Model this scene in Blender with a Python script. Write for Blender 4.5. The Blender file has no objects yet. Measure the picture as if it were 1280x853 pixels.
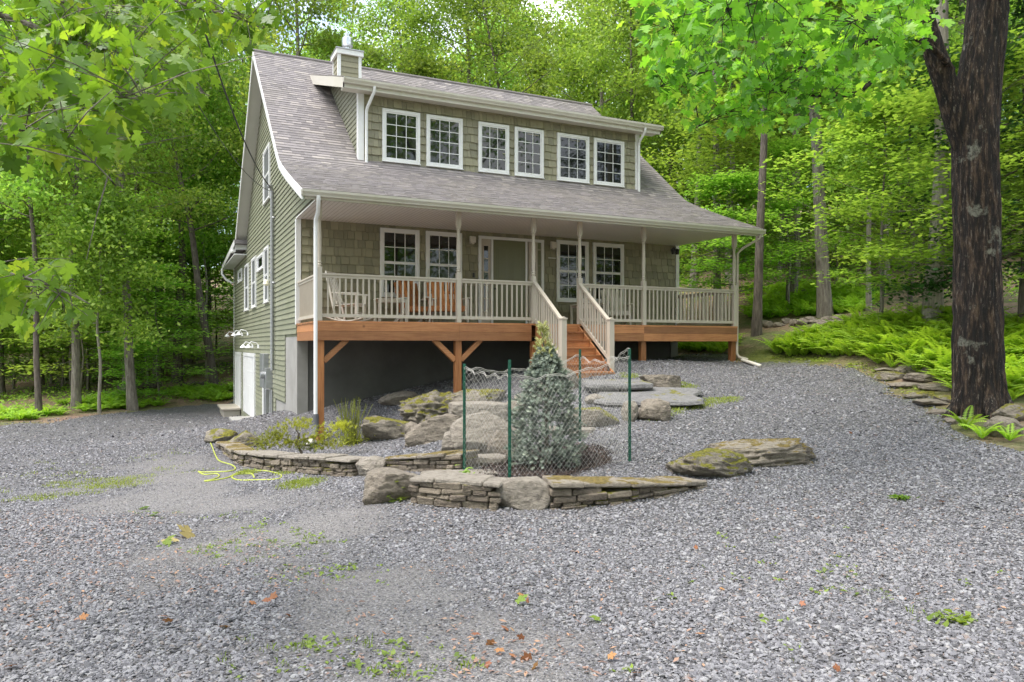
import bpy, bmesh, math, random
import numpy as np
from mathutils import Vector, Matrix, noise as mnoise
PI = math.pi
scene = bpy.context.scene
COL = scene.collection
rnd = random.Random(7)
# ------------------------------------------------------------------ survey frame (camera position and heading in house coordinates)
F, Y0, CX, CY, CZ = 922.385, 431.412, -2.84, -17.689, -.494
YAW = math.radians(25.369)
ca, sa = math.cos(YAW), math.sin(YAW)
def W(u, v): return (CX + u*ca + v*sa, CY - u*sa + v*ca)
def UV(x, y):
    dx, dy = x-CX, y-CY
    return dx*ca - dy*sa, dx*sa + dy*ca
def at(px, py, v):
    u = (px-640)/F*v
    x, y = W(u, v)
    return Vector((x, y, CZ - (py-Y0)/F*v))
# ------------------------------------------------------------------ terrain
CT = []
def cpx(px, py, v): CT.append(((px-640)/F*v, v, CZ-(py-Y0)/F*v))
for a in [(0,853,3.3),(640,853,3.35),(1280,853,3.4),(640,640,7.6),(350,640,8.3),(200,640,8.6),(0,640,9),(0,580,14.2),(-200,560,17),(300,600,10.9),
          (430,600,9.9),(0,531,25),(150,514,30),(292,506,33),(200,545,19.5),(250,575,14),(700,640,7.55),(850,612,8.35),
          (397,556,14.94),(470,497,17.9),(430,503,17.4),(573,490,16.3),(740,476,15.5),(760,484,14.3),(800,503,13),
          (830,450,18.6),(917,452,19.6),(770,545,10.4),(725,553,10.5),(787,578,9.3),(580,592,8.9),(637,605,8.1),(685,583,9.3),
          (900,602,8.8),(1010,580,9.7),(1000,455,19),(1100,480,15),(1190,502,12.6),(1230,530,10.6),(1280,560,9.2),(1400,600,8),(1000,500,14),(1000,560,10.6),
          (1000,650,7.0),(1000,750,4.75),(300,750,4.8),(640,740,5),(1200,700,5.6),(1200,600,8.0),
          (940,420,22),(1000,420,20.5),(1150,440,15.5),(1165,405,17),(1030,398,23),(945,417,23),(1250,440,15.5),(1400,440,14),
          (1000,365,30),(860,345,38),(1200,350,28),(1400,330,26),(250,482,38),(270,452,46),(100,500,32),(100,474,45),(-150,520,30),(-150,490,45)]:
    cpx(*a)
for x, y, z in [(0,3.5,-2.35),(0,6,-2.75),(0,9,-3.2),(0,13,-3.3),(0,16.5,-3.3),(-3,12,-3.25),(11,0,-.86),(11,8,-.6),(5,16,-2.3),(11,16,-.4),(5,0,-1.2),(1.5,-3.5,-2.3),(-1.2,-3,-2.55)]:
    u, v = UV(x, y); CT.append((u, v, z))
for a in [(0,0,-2.0),(-8,0,-2.1),(8,0,-1.9),(0,-15,-1.8),(-25,-15,-2.4),(25,-15,-1.0),(-40,10,-3),(-60,10,-3.2),(-45,35,-3.0),(20,9,-.9),(28,15,0.6),(40,10,1.5),(60,0,3),
          (60,30,6),(60,60,12),(30,60,8.5),(0,60,3.0),(-30,60,0.2),(-60,60,0),(-60,100,8),(-20,100,10),(20,100,16),(60,100,22),(0,45,-.4),(20,40,4.2)]:
    CT.append(a)
CT = np.array(CT, float)
def _tps():
    n = len(CT); P = CT[:, :2]/10
    d2 = ((P[:, None]-P[None])**2).sum(-1)
    K = .5*d2*np.log(d2+1e-9) + np.eye(n)*.012
    A = np.zeros((n+3, n+3)); A[:n, :n] = K; A[:n, n] = 1; A[:n, n+1:] = P
    A[n, :n] = 1; A[n+1:, :n] = P.T
    b = np.zeros(n+3); b[:n] = CT[:, 2]
    return P, np.linalg.solve(A, b)
_P, _S = _tps()
GU0, GU1, GV0, GV1, GD = -62, 62, -22, 112, .25
_gu = np.arange(GU0, GU1+.01, GD); _gv = np.arange(GV0, GV1+.01, GD)
def _grid():
    U, V = np.meshgrid(_gu, _gv)
    q = np.stack([U.ravel(), V.ravel()], 1)
    out = np.zeros(len(q)); n = len(_P)
    for i in range(0, len(q), 40000):
        c = q[i:i+40000]/10
        d2 = ((c[:, None]-_P[None])**2).sum(-1)
        out[i:i+40000] = (.5*d2*np.log(d2+1e-9))@_S[:n] + _S[n] + c@_S[n+1:]
    z = out.reshape(U.shape)
    amp = .012 + .10*np.clip((V-24)/25, 0, 1)
    z += amp*(np.sin(U*1.1+.7*np.sin(V*.6))*np.cos(V*.9+.4*np.sin(U*.8)) + .6*np.sin(U*2.3+1)*np.sin(V*2.1+2))
    return z
HZ = _grid()
def huv(u, v):
    u = np.clip(np.asarray(u, float), GU0, GU1-.26); v = np.clip(np.asarray(v, float), GV0, GV1-.26)
    a = (u-GU0)/GD; b = (v-GV0)/GD
    i = np.floor(a).astype(int); j = np.floor(b).astype(int); fa = a-i; fb = b-j
    return HZ[j, i]*(1-fa)*(1-fb)+HZ[j, i+1]*fa*(1-fb)+HZ[j+1, i]*(1-fa)*fb+HZ[j+1, i+1]*fa*fb
def hxy(x, y):
    u, v = UV(x, y); return float(huv(u, v))
def hit(px, py):                       # survey a pixel onto the terrain
    a = (px-640)/F; w = -(py-Y0)/F
    v = 2.5; prev = None
    while v < 100:
        d = CZ + w*v - float(huv(a*v, v))
        if d <= 0 and prev is not None:
            v0, d0 = prev; v = v0 + (v-v0)*d0/(d0-d); break
        prev = (v, d); v += .05 if v < 20 else .15
    x, y = W(a*v, v)
    return Vector((x, y, float(huv(a*v, v)))), v
def hituv(px, py):
    p, v = hit(px, py); return UV(p.x, p.y)
def inpoly(u, v, poly):
    u = np.asarray(u); v = np.asarray(v); c = np.zeros(u.shape, bool); n = len(poly)
    for i in range(n):
        x0, y0 = poly[i]; x1, y1 = poly[(i+1) % n]
        t = ((y0 > v) != (y1 > v)) & (u < (x1-x0)*(v-y0)/((y1-y0) if abs(y1-y0) > 1e-9 else 1e-9)+x0)
        c ^= t
    return c
def vnoise(u, v, s, seed=0):
    u = np.asarray(u, float)*s+seed*17.3; v = np.asarray(v, float)*s+seed*9.1
    i = np.floor(u); j = np.floor(v); fu = u-i; fv = v-j
    fu = fu*fu*(3-2*fu); fv = fv*fv*(3-2*fv)
    def h(a, b):
        q = np.sin(a*127.1+b*311.7)*43758.5453
        return q-np.floor(q)
    return h(i, j)*(1-fu)*(1-fv)+h(i+1, j)*fu*(1-fv)+h(i, j+1)*(1-fu)*fv+h(i+1, j+1)*fu*fv
# ------------------------------------------------------------------ materials
def newmat(name):
    m = bpy.data.materials.new(name); m.use_nodes = True
    nt = m.node_tree; b = nt.nodes['Principled BSDF']
    return m, nt, b
def N(nt, t, **k):
    n = nt.nodes.new(t)
    for a, b in k.items():
        if a in n.inputs: n.inputs[a].default_value = b
        else: setattr(n, a, b)
    return n
def ramp(nt, src, stops):
    r = nt.nodes.new('ShaderNodeValToRGB'); e = r.color_ramp.elements
    while len(e) < len(stops): e.new(.5)
    for x, (p, c) in zip(e, stops): x.position = p; x.color = (*c, 1) if len(c) == 3 else c
    nt.links.new(src, r.inputs[0]); return r.outputs[0]
def mixc(nt, fac, a, b, mode='MIX'):
    m = nt.nodes.new('ShaderNodeMix'); m.data_type = 'RGBA'; m.blend_type = mode
    for s, i in ((fac, 0), (a, 6), (b, 7)):
        if isinstance(s, (int, float)): m.inputs[i].default_value = s
        elif isinstance(s, tuple): m.inputs[i].default_value = (*s, 1)
        else: nt.links.new(s, m.inputs[i])
    return m.outputs[2]
def mathn(nt, op, a, b=None):
    m = nt.nodes.new('ShaderNodeMath'); m.operation = op
    for s, i in ((a, 0), (b, 1)):
        if s is None: continue
        if isinstance(s, (int, float)): m.inputs[i].default_value = s
        else: nt.links.new(s, m.inputs[i])
    return m.outputs[0]
def pos(nt, scale=(1, 1, 1), obj=True):
    tc = nt.nodes.new('ShaderNodeTexCoord'); mp = nt.nodes.new('ShaderNodeMapping')
    nt.links.new(tc.outputs['Object'], mp.inputs[0]); mp.inputs['Scale'].default_value = scale
    return mp.outputs[0]
def noi(nt, vec, scale, detail=4, rough=.55, out='Fac'):
    n = N(nt, 'ShaderNodeTexNoise'); n.inputs['Scale'].default_value = scale; n.inputs['Detail'].default_value = detail; n.inputs['Roughness'].default_value = rough
    nt.links.new(vec, n.inputs['Vector']); return n.outputs[out]
def bump(nt, b, h, strength=.5, dist=.02):
    n = N(nt, 'ShaderNodeBump'); n.inputs['Strength'].default_value = strength; n.inputs['Distance'].default_value = dist
    nt.links.new(h, n.inputs['Height']); nt.links.new(n.outputs[0], b.inputs['Normal'])
def attr(nt, name, typ='GEOMETRY'):
    a = nt.nodes.new('ShaderNodeAttribute'); a.attribute_name = name; a.attribute_type = typ; return a.outputs['Fac']
def paint(name, c, var=.12, rough=.55, scale=3, tint=False, bumps=.15, dirt=None, stretch=(1, 1, 1)):
    m, nt, b = newmat(name); p = pos(nt, stretch)
    n = noi(nt, p, scale, 6, .65)
    lo = tuple(x*(1-var) for x in c); hi = tuple(min(1, x*(1+var)) for x in c)
    col = ramp(nt, n, [(.3, lo), (.7, hi)])
    if tint:
        t = attr(nt, 'tint')
        col = mixc(nt, 1.0, col, ramp(nt, t, [(0, (.72, .72, .70)), (1, (1.12, 1.10, 1.06))]), 'MULTIPLY')
    if dirt:
        n2 = noi(nt, p, scale*.35, 5, .7)
        col = mixc(nt, ramp(nt, n2, [(.5, (0, 0, 0)), (.72, (.6, .6, .6))]), col, dirt)
    nt.links.new(col, b.inputs['Base Color']); b.inputs['Roughness'].default_value = rough
    bump(nt, b, noi(nt, p, scale*14, 3), bumps, .004)
    return m
def woodm(name, c, dark, rough=.6, tint=True, gs=(2, 30, 30)):
    m, nt, b = newmat(name); p = pos(nt, gs)
    n = noi(nt, p, 1.0, 8, .6); p2 = pos(nt)
    n2 = noi(nt, p2, 1.7, 5, .7)
    col = ramp(nt, n, [(.3, dark), (.6, c)])
    col = mixc(nt, ramp(nt, n2, [(.45, (0, 0, 0)), (.8, (.55, .55, .55))]), col, tuple(x*.55 for x in dark))
    v = N(nt, 'ShaderNodeTexVoronoi'); v.inputs['Scale'].default_value = 1.3; nt.links.new(p2, v.inputs['Vector'])
    col = mixc(nt, ramp(nt, v.outputs['Distance'], [(.03, (.85, .85, .85)), (.06, (0, 0, 0))]), col, tuple(x*.3 for x in dark))
    if tint: col = mixc(nt, 1.0, col, ramp(nt, attr(nt, 'tint'), [(0, (.6, .58, .56)), (1, (1.2, 1.16, 1.12))]), 'MULTIPLY')
    nt.links.new(col, b.inputs['Base Color']); b.inputs['Roughness'].default_value = rough
    bump(nt, b, n, .25, .006)
    return m
def rockm(name, c0, c1, moss=.5, mosscol=(.20, .19, .02), lay=(1, 1, 3)):
    m, nt, b = newmat(name); p = pos(nt); pl = pos(nt, lay)
    n = noi(nt, pl, 3.0, 9, .68); n2 = noi(nt, p, 14, 7, .75)
    col = mixc(nt, .55, ramp(nt, n, [(.3, c0), (.68, c1)]), ramp(nt, n2, [(.28, tuple(x*.4 for x in c0)), (.5, c1), (.72, tuple(min(1, x*1.45) for x in c1))]))
    lich = noi(nt, p, 9, 6, .8)
    col = mixc(nt, ramp(nt, lich, [(.62, (0, 0, 0)), (.70, (.6, .6, .6))]), col, (.42, .39, .33))
    if moss > 0:
        g = nt.nodes.new('ShaderNodeNewGeometry'); s = nt.nodes.new('ShaderNodeSeparateXYZ'); nt.links.new(g.outputs['Normal'], s.inputs[0])
        mn = noi(nt, p, 2.6, 7, .7)
        k = mathn(nt, 'ADD', mathn(nt, 'MULTIPLY', s.outputs[2], .22), mn)
        fac = ramp(nt, k, [(.88-moss*.38, (0, 0, 0)), (.93-moss*.38, (1, 1, 1))])
        mc = ramp(nt, noi(nt, p, 22, 5, .7), [(.3, tuple(x*.35 for x in mosscol)), (.55, mosscol), (.75, (.33, .24, .05))])
        col = mixc(nt, fac, col, mc)
    nt.links.new(col, b.inputs['Base Color']); b.inputs['Roughness'].default_value = .88
    h = mathn(nt, 'ADD', mathn(nt, 'MULTIPLY', n, 1.2), mathn(nt, 'MULTIPLY', n2, .8))
    bump(nt, b, h, 1.0, .07)
    return m
def leafm(name, c0, c1, trans=.45, rough=.45, tcol=None, c2=None):
    m, nt, b = newmat(name)
    t = attr(nt, 'tint')
    oi = nt.nodes.new('ShaderNodeObjectInfo')
    col = ramp(nt, t, [(0, c0), (.6, c1), (1, c2 or tuple(min(1, x*1.35) for x in c1))])
    hs = N(nt, 'ShaderNodeHueSaturation'); hs.inputs['Fac'].default_value = 1
    nt.links.new(col, hs.inputs['Color'])
    h = mathn(nt, 'ADD', mathn(nt, 'MULTIPLY', oi.outputs['Random'], .03), .481)
    nt.links.new(h, hs.inputs['Hue'])
    nt.links.new(mathn(nt, 'ADD', mathn(nt, 'MULTIPLY', oi.outputs['Random'], .5), .78), hs.inputs['Value'])
    col = hs.outputs[0]
    nt.links.new(col, b.inputs['Base Color']); b.inputs['Roughness'].default_value = rough
    b.inputs['Specular IOR Level'].default_value = .35
    tr = nt.nodes.new('ShaderNodeBsdfTranslucent')
    tc = mixc(nt, 1.0, col, tcol or (1.5, 1.45, .6), 'MULTIPLY')
    nt.links.new(tc, tr.inputs[0])
    mx = nt.nodes.new('ShaderNodeMixShader'); mx.inputs[0].default_value = trans
    nt.links.new(b.outputs[0], mx.inputs[1]); nt.links.new(tr.outputs[0], mx.inputs[2])
    nt.links.new(mx.outputs[0], nt.nodes['Material Output'].inputs[0])
    return m
def barkm(name, c0, c1, lichen=.0, lcol=(.33, .34, .28), sc=1.0, bs=.8):
    m, nt, b = newmat(name); p = pos(nt, (9*sc, 9*sc, 1.5*sc)); p1 = pos(nt)
    n = noi(nt, p, 1.6, 8, .7); n2 = noi(nt, p1, 4, 6, .7)
    col = ramp(nt, n, [(.35, c0), (.62, c1)])
    if lichen > 0:
        col = mixc(nt, ramp(nt, n2, [(.72-lichen*.25, (0, 0, 0)), (.75-lichen*.25, (.85, .85, .85))]), col, lcol)
    nt.links.new(col, b.inputs['Base Color']); b.inputs['Roughness'].default_value = .9
    bump(nt, b, n, bs, .05)
    return m
M = {}
M['siding'] = paint('green_lap_siding', (.255, .262, .19), .06, .5, 2, tint=True, dirt=(.17, .18, .11))
M['shake'] = paint('green_shake', (.285, .268, .182), .08, .55, 4, tint=True, bumps=.3, stretch=(8, 8, 1))
M['trim'] = paint('white_trim', (.76, .76, .75), .04, .4, 2, dirt=(.62, .61, .57))
M['post'] = paint('tan_post', (.50, .445, .37), .05, .45, 2, dirt=(.42, .37, .29))
M['soffit'] = paint('soffit', (.62, .60, .55), .04, .5, 2)
M['gutter'] = paint('gutter', (.58, .55, .48), .05, .35, 1.2, dirt=(.5, .48, .36))
M['door'] = paint('olive_door', (.15, .155, .075), .05, .4, 2)
M['concrete'] = paint('concrete', (.30, .29, .27), .14, .85, 1.3, dirt=(.21, .20, .18), bumps=.4)
M['cedar'] = woodm('cedar', (.48, .225, .095), (.34, .135, .054))
M['cedar_post'] = woodm('cedar_post', (.46, .20, .075), (.30, .11, .035), gs=(30, 30, 2))
M['orange_wood'] = woodm('orange_wood', (.62, .25, .08), (.42, .15, .045), gs=(20, 20, 3))
M['cream'] = paint('cream_paint', (.66, .62, .54), .06, .5, 6)
M['metal'] = paint('grey_metal', (.38, .39, .40), .08, .35, 4); M['metal'].node_tree.nodes['Principled BSDF'].inputs['Metallic'].default_value = .6
M['steel'] = paint('flue_steel', (.62, .63, .65), .08, .3, 5); M['steel'].node_tree.nodes['Principled BSDF'].inputs['Metallic'].default_value = .8
M['black'] = paint('black', (.02, .02, .022), .2, .5, 5)
M['dark'] = paint('dark_hardware', (.05, .05, .05), .2, .4, 5)
M['concrete_shade'] = paint('porch_shade_concrete', (.115, .112, .105), .18, .9, 1.1, dirt=(.07, .068, .062), bumps=.4)  # under-porch shade put into the base colour of the front foundation concrete
M['white'] = paint('white_plastic', (.8, .8, .8), .03, .35, 3)
M['hose'] = paint('yellow_hose', (.42, .47, .07), .05, .4, 3)
M['greenpost'] = paint('green_post', (.008, .085, .052), .25, .5, 20)
M['net'] = paint('grey_netting', (.48, .46, .42), .1, .6, 9)
M['drain'] = paint('corrugated_drain', (.10, .10, .11), .1, .55, 9)
M['bulb'] = paint('frosted_bulb', (.85, .80, .62), .03, .3, 3)
def glassm():
    m, nt, b = newmat('window_glass'); p = pos(nt)
    col = ramp(nt, noi(nt, p, 1.3, 3), [(.3, (.006, .008, .007)), (.7, (.022, .024, .02))])
    nt.links.new(col, b.inputs['Base Color']); b.inputs['Roughness'].default_value = .03; b.inputs['IOR'].default_value = 1.6
    bump(nt, b, noi(nt, p, .7, 2), .16, .03)
    return m
M['glass'] = glassm()
def roofm():
    m, nt, b = newmat('asphalt_shingle'); t = attr(nt, 'tint'); p = pos(nt)
    col = ramp(nt, t, [(0, (.07, .063, .064)), (.3, (.15, .137, .138)), (.65, (.235, .212, .21)), (1, (.40, .36, .325))])
    col = mixc(nt, .35, col, ramp(nt, noi(nt, p, 130, 3, .8), [(.3, (.08, .07, .07)), (.7, (.42, .38, .38))]))
    col = mixc(nt, ramp(nt, noi(nt, p, .5, 5, .7), [(.45, (0, 0, 0)), (.75, (.4, .4, .4))]), col, (.19, .17, .13))
    nt.links.new(col, b.inputs['Base Color']); b.inputs['Roughness'].default_value = .9
    bump(nt, b, noi(nt, p, 90, 3), .5, .006)
    return m
M['roof'] = roofm()
M['rock'] = rockm('fieldstone', (.12, .092, .068), (.29, .25, .20), .18)
M['rock_moss'] = rockm('mossy_fieldstone', (.105, .082, .06), (.29, .255, .205), .72)
M['rock_pale'] = rockm('pale_fieldstone', (.17, .14, .11), (.35, .31, .26), 0)
M['rock_strata'] = rockm('layered_stone', (.19, .16, .12), (.36, .31, .25), .55, (.22, .16, .04), lay=(1, 1, 9))
M['slab'] = rockm('bluestone', (.12, .117, .118), (.25, .24, .235), .2, lay=(1, 1, 6))
M['wallstone'] = rockm('ledge_stone', (.09, .072, .058), (.27, .22, .17), .5, lay=(1, 1, 6))
M['wallstone2'] = rockm('ledge_stone_tan', (.15, .118, .088), (.33, .275, .21), .4, lay=(1, 1, 6))
M['bark'] = barkm('bark_grey', (.10, .082, .066), (.29, .26, .215), .3)
M['bark_dark'] = barkm('bark_dark', (.05, .04, .032), (.17, .14, .115), .25)
M['bark_pale'] = barkm('bark_pale', (.17, .15, .12), (.36, .33, .27), .2)
M['bark_oak'] = barkm('bark_oak', (.022, .015, .012), (.115, .085, .068), .0, sc=1.0, bs=1.0)
M['leaf_far'] = leafm('leaf_woodland', (.10, .185, .032), (.27, .43, .075), .55, tcol=(1.3, 1.3, .75), c2=(.43, .56, .12))
M['leaf_under'] = leafm('leaf_understory', (.10, .20, .032), (.26, .44, .07), .55, tcol=(1.3, 1.3, .75), c2=(.40, .55, .11))
M['leaf_maple'] = leafm('leaf_maple', (.05, .12, .022), (.19, .34, .045), .5, .33, c2=(.35, .45, .06))
M['leaf_hang'] = leafm('leaf_hanging', (.03, .09, .016), (.17, .36, .042), .5, .34, c2=(.40, .58, .085))
M['leaf_fern'] = leafm('leaf_fern', (.14, .29, .03), (.32, .54, .07), .45, .5)
M['leaf_grass'] = leafm('leaf_grass', (.13, .17, .03), (.27, .32, .06), .35, .5)
M['leaf_weed'] = leafm('leaf_weed', (.09, .15, .025), (.20, .29, .05), .35, .5)
M['leaf_dark'] = leafm('leaf_hemlock', (.012, .04, .01), (.035, .085, .022), .25, .5)
M['leaf_pine'] = leafm('leaf_dwarf_pine', (.15, .20, .025), (.36, .41, .05), .35, .5)
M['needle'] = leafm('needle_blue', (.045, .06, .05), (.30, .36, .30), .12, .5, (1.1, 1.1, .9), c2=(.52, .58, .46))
M['needle_tip'] = leafm('needle_tip', (.30, .36, .16), (.5, .52, .24), .2, .5)
M['deadleaf'] = leafm('dead_leaf', (.30, .14, .06), (.46, .23, .10), .15, .6, (1.1, 1, .8), c2=(.60, .40, .22))
M['paleleaf'] = leafm('wilted_leaf', (.35, .30, .10), (.55, .48, .2), .2, .6)
# ------------------------------------------------------------------ mesh helpers
class MB:
    def __init__(s): s.v = []; s.f = []; s.t = []
    def add(s, vs, fs, t=.5):
        o = len(s.v); s.v += [tuple(p) for p in vs]
        for f in fs: s.f.append([o+i for i in f]); s.t.append(t)
    def hexa(s, c, t=.5):   # 8 corners: bottom 0-3, top 4-7
        s.add(c, [(3, 2, 1, 0), (4, 5, 6, 7), (0, 1, 5, 4), (1, 2, 6, 5), (2, 3, 7, 6), (3, 0, 4, 7)], t)
    def box(s, x0, y0, z0, x1, y1, z1, t=.5):
        s.hexa([(x0, y0, z0), (x1, y0, z0), (x1, y1, z0), (x0, y1, z0), (x0, y0, z1), (x1, y0, z1), (x1, y1, z1), (x0, y1, z1)], t)
    def mbox(s, m, a0, b0, c0, a1, b1, c1, t=.5):
        s.hexa([m(a0, b0, c0), m(a1, b0, c0), m(a1, b1, c0), m(a0, b1, c0), m(a0, b0, c1), m(a1, b0, c1), m(a1, b1, c1), m(a0, b1, c1)], t)
    def beam(s, p, q, w, h, t=.5, up=(0, 0, 1)):
        p, q = Vector(p), Vector(q); d = (q-p).normalized(); u = Vector(up)
        a = d.cross(u)
        if a.length < 1e-4: a = d.cross(Vector((1, 0, 0)))
        a.normalize(); b = a.cross(d)
        a *= w/2; b *= h/2
        s.hexa([p-a-b, p+a-b, q+a-b, q-a-b, p-a+b, p+a+b, q+a+b, q-a+b], t)
    def tube(s, pts, rad, n=8, t=.5, cap=True, fn=None):
        pts = [Vector(p) for p in pts]; k = len(pts); o = len(s.v)
        if isinstance(rad, (int, float)): rad = [rad]*k
        if cap and k > 1 and not fn:
            e = lambda a, c: a+(c-a)*min(.3, .004/max(1e-6, (c-a).length))
            pts = [pts[0], e(pts[0], pts[1])]+pts[1:-1]+[e(pts[-1], pts[-2]), pts[-1]]; rad = [rad[0], rad[0]]+list(rad[1:-1])+[rad[-1], rad[-1]]; k += 2
        ref = None
        for i, p in enumerate(pts):
            d = (pts[min(i+1, k-1)]-pts[max(i-1, 0)])
            d = d.normalized() if d.length > 1e-9 else Vector((0, 0, 1))
            if ref is None:
                ref = Vector((1, 0, 0)) if abs(d.x) < .8 else Vector((0, 1, 0))
            a = (ref - d*ref.dot(d)).normalized(); b = d.cross(a); ref = a
            for j in range(n):
                th = 2*PI*j/n; r = rad[i]
                if fn: r *= fn(i/(k-1) if k > 1 else 0, th, p)
                s.v.append(tuple(p + a*(math.cos(th)*r) + b*(math.sin(th)*r)))
        for i in range(k-1):
            for j in range(n):
                s.f.append([o+i*n+j, o+i*n+(j+1) % n, o+(i+1)*n+(j+1) % n, o+(i+1)*n+j]); s.t.append(t)
        if cap:
            s.f.append([o+j for j in range(n)][::-1]); s.t.append(t)
            s.f.append([o+(k-1)*n+j for j in range(n)]); s.t.append(t)
    def lathe(s, x, y, prof, n=16, t=.5):
        s.tube([(x, y, z) for z, r in prof], [r for z, r in prof], n, t)
    def prism(s, poly, m, c0, c1, t=.5):     # polygon in (a,b), extruded along c through map m
        n = len(poly)
        vs = [m(a, b, c0) for a, b in poly]+[m(a, b, c1) for a, b in poly]
        s.add(vs, [tuple(range(n))[::-1], tuple(range(n, 2*n))]+[(i, (i+1) % n, n+(i+1) % n, n+i) for i in range(n)], t)
    def build(s, name, mat, parent=None, smooth=False, bevel=0, loc=None, recalc=True):
        me = bpy.data.meshes.new(name)
        off = Vector(loc) if loc is not None else None
        v = [tuple(Vector(p)-off) for p in s.v] if off is not None else s.v
        me.from_pydata(v, [], s.f)
        at_ = me.attributes.new('tint', 'FLOAT', 'FACE'); at_.data.foreach_set('value', np.array(s.t, np.float32))
        if recalc:
            bm = bmesh.new(); bm.from_mesh(me); bmesh.ops.recalc_face_normals(bm, faces=bm.faces); bm.to_mesh(me); bm.free()
        if smooth: me.shade_smooth()
        me.materials.append(M[mat] if isinstance(mat, str) else mat)
        o = bpy.data.objects.new(name, me); COL.objects.link(o)
        if parent: o.parent = parent
        if off is not None: o.location = off
        if bevel:
            bv = o.modifiers.new('bevel', 'BEVEL'); bv.width = bevel; bv.segments = 1; bv.limit_method = 'ANGLE'
        return o
def npmesh(name, V, Fc, tint, mat, parent=None, loc=None, smooth=False):
    """V (n,3), Fc (m,k) -> object"""
    me = bpy.data.meshes.new(name); n, k = Fc.shape
    me.vertices.add(len(V)); me.vertices.foreach_set('co', np.ascontiguousarray(V, np.float32).ravel())
    me.loops.add(n*k); me.loops.foreach_set('vertex_index', np.ascontiguousarray(Fc, np.int32).ravel())
    me.polygons.add(n); me.polygons.foreach_set('loop_start', np.arange(0, n*k, k, dtype=np.int32))
    try: me.polygons.foreach_set('loop_total', np.full(n, k, np.int32))
    except Exception: pass
    me.update(calc_edges=True)
    if tint is not None:
        a = me.attributes.new('tint', 'FLOAT', 'FACE'); a.data.foreach_set('value', np.ascontiguousarray(tint, np.float32))
    if smooth: me.shade_smooth()
    me.materials.append(M[mat] if isinstance(mat, str) else mat)
    o = bpy.data.objects.new(name, me); COL.objects.link(o)
    if parent: o.parent = parent
    if loc is not None: o.location = loc
    return o
def tag(o, label=None, cat=None, group=None, kind=None):
    if label: o['label'] = label; o['kind'] = 'thing'
    if cat: o['category'] = cat
    if group: o['group'] = group
    if kind: o['kind'] = kind
    return o
def thing(name, loc, label, cat, group=None, rz=0):
    o = bpy.data.objects.new(name, None); COL.objects.link(o); o.location = loc; o.rotation_euler = (0, 0, rz)
    o.empty_display_size = .2
    return tag(o, label, cat, group)
def copytree(o, loc, rz=0, scale=1, label=None):
    c = o.copy(); COL.objects.link(c); c.location = loc; c.rotation_euler = (0, 0, rz); c.scale = (scale,)*3 if not hasattr(scale, '__len__') else scale
    for ch in list(o.children):
        d = ch.copy(); COL.objects.link(d); d.parent = c
        for g in list(ch.children):
            e = g.copy(); COL.objects.link(e); e.parent = d
    if label: c['label'] = label
    return c
# ------------------------------------------------------------------ camera, sky, sun
cam = bpy.data.cameras.new('camera'); co = bpy.data.objects.new('camera', cam); COL.objects.link(co)
co.location = (CX, CY, CZ); co.rotation_euler = (PI/2, 0, -YAW)
cam.sensor_width = 36; cam.lens = F/1280*36; cam.shift_y = (Y0-426.5)/1280; cam.clip_start = .05; cam.clip_end = 1000
scene.camera = co
SUN_EL, SUN_AZ = 66, -150      # azimuth: compass-like angle of the sun direction in xy, degrees from +x... see below
sd = bpy.data.lights.new('sun', 'SUN'); sd.energy = 2.0; sd.angle = math.radians(38); sd.color = (1, .96, .9)
so = bpy.data.objects.new('sun', sd); COL.objects.link(so)
sx, sy = W(-14, -9); sx -= CX; sy -= CY
sdir = Vector((sx, sy, 0)).normalized()*math.cos(math.radians(SUN_EL)) + Vector((0, 0, math.sin(math.radians(SUN_EL))))
so.rotation_euler = (-sdir).to_track_quat('-Z', 'Y').to_euler()
so.location = (0, -10, 40)
wd = bpy.data.worlds.new('World'); scene.world = wd; wd.use_nodes = True
nt = wd.node_tree; bg = nt.nodes['Background']
sky = nt.nodes.new('ShaderNodeTexSky'); sky.sky_type = 'NISHITA'; sky.sun_disc = False
sky.sun_elevation = math.radians(SUN_EL); sky.sun_rotation = math.atan2(sdir.x, sdir.y)
sky.air_density = 1.0; sky.dust_density = 2.0
tc = nt.nodes.new('ShaderNodeTexCoord')
cn = nt.nodes.new('ShaderNodeTexNoise'); cn.inputs['Scale'].default_value = 2.2; cn.inputs['Detail'].default_value = 6; cn.inputs['Roughness'].default_value = .6
nt.links.new(tc.outputs['Generated'], cn.inputs['Vector'])
cl = ramp(nt, cn.outputs['Fac'], [(.44, (.12, .12, .12)), (.60, (.95, .95, .95))])
mx = mixc(nt, cl, sky.outputs[0], (6.6, 6.7, 6.9))
nt.links.new(mx, bg.inputs[0]); bg.inputs[1].default_value = .15
scene.view_settings.view_transform = 'Standard'; scene.view_settings.look = 'None'
scene.view_settings.exposure = 1.32; scene.view_settings.gamma = 1
try: scene.view_settings.use_curve_mapping = False
except Exception: pass
scene.cycles.max_bounces = 8; scene.cycles.diffuse_bounces = 5; scene.cycles.transmission_bounces = 5; scene.cycles.transparent_max_bounces = 8
scene.cycles.use_denoising = True
scene.cycles.use_adaptive_sampling = True
scene.cycles.adaptive_threshold = .02
scene.render.use_persistent_data = False
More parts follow.
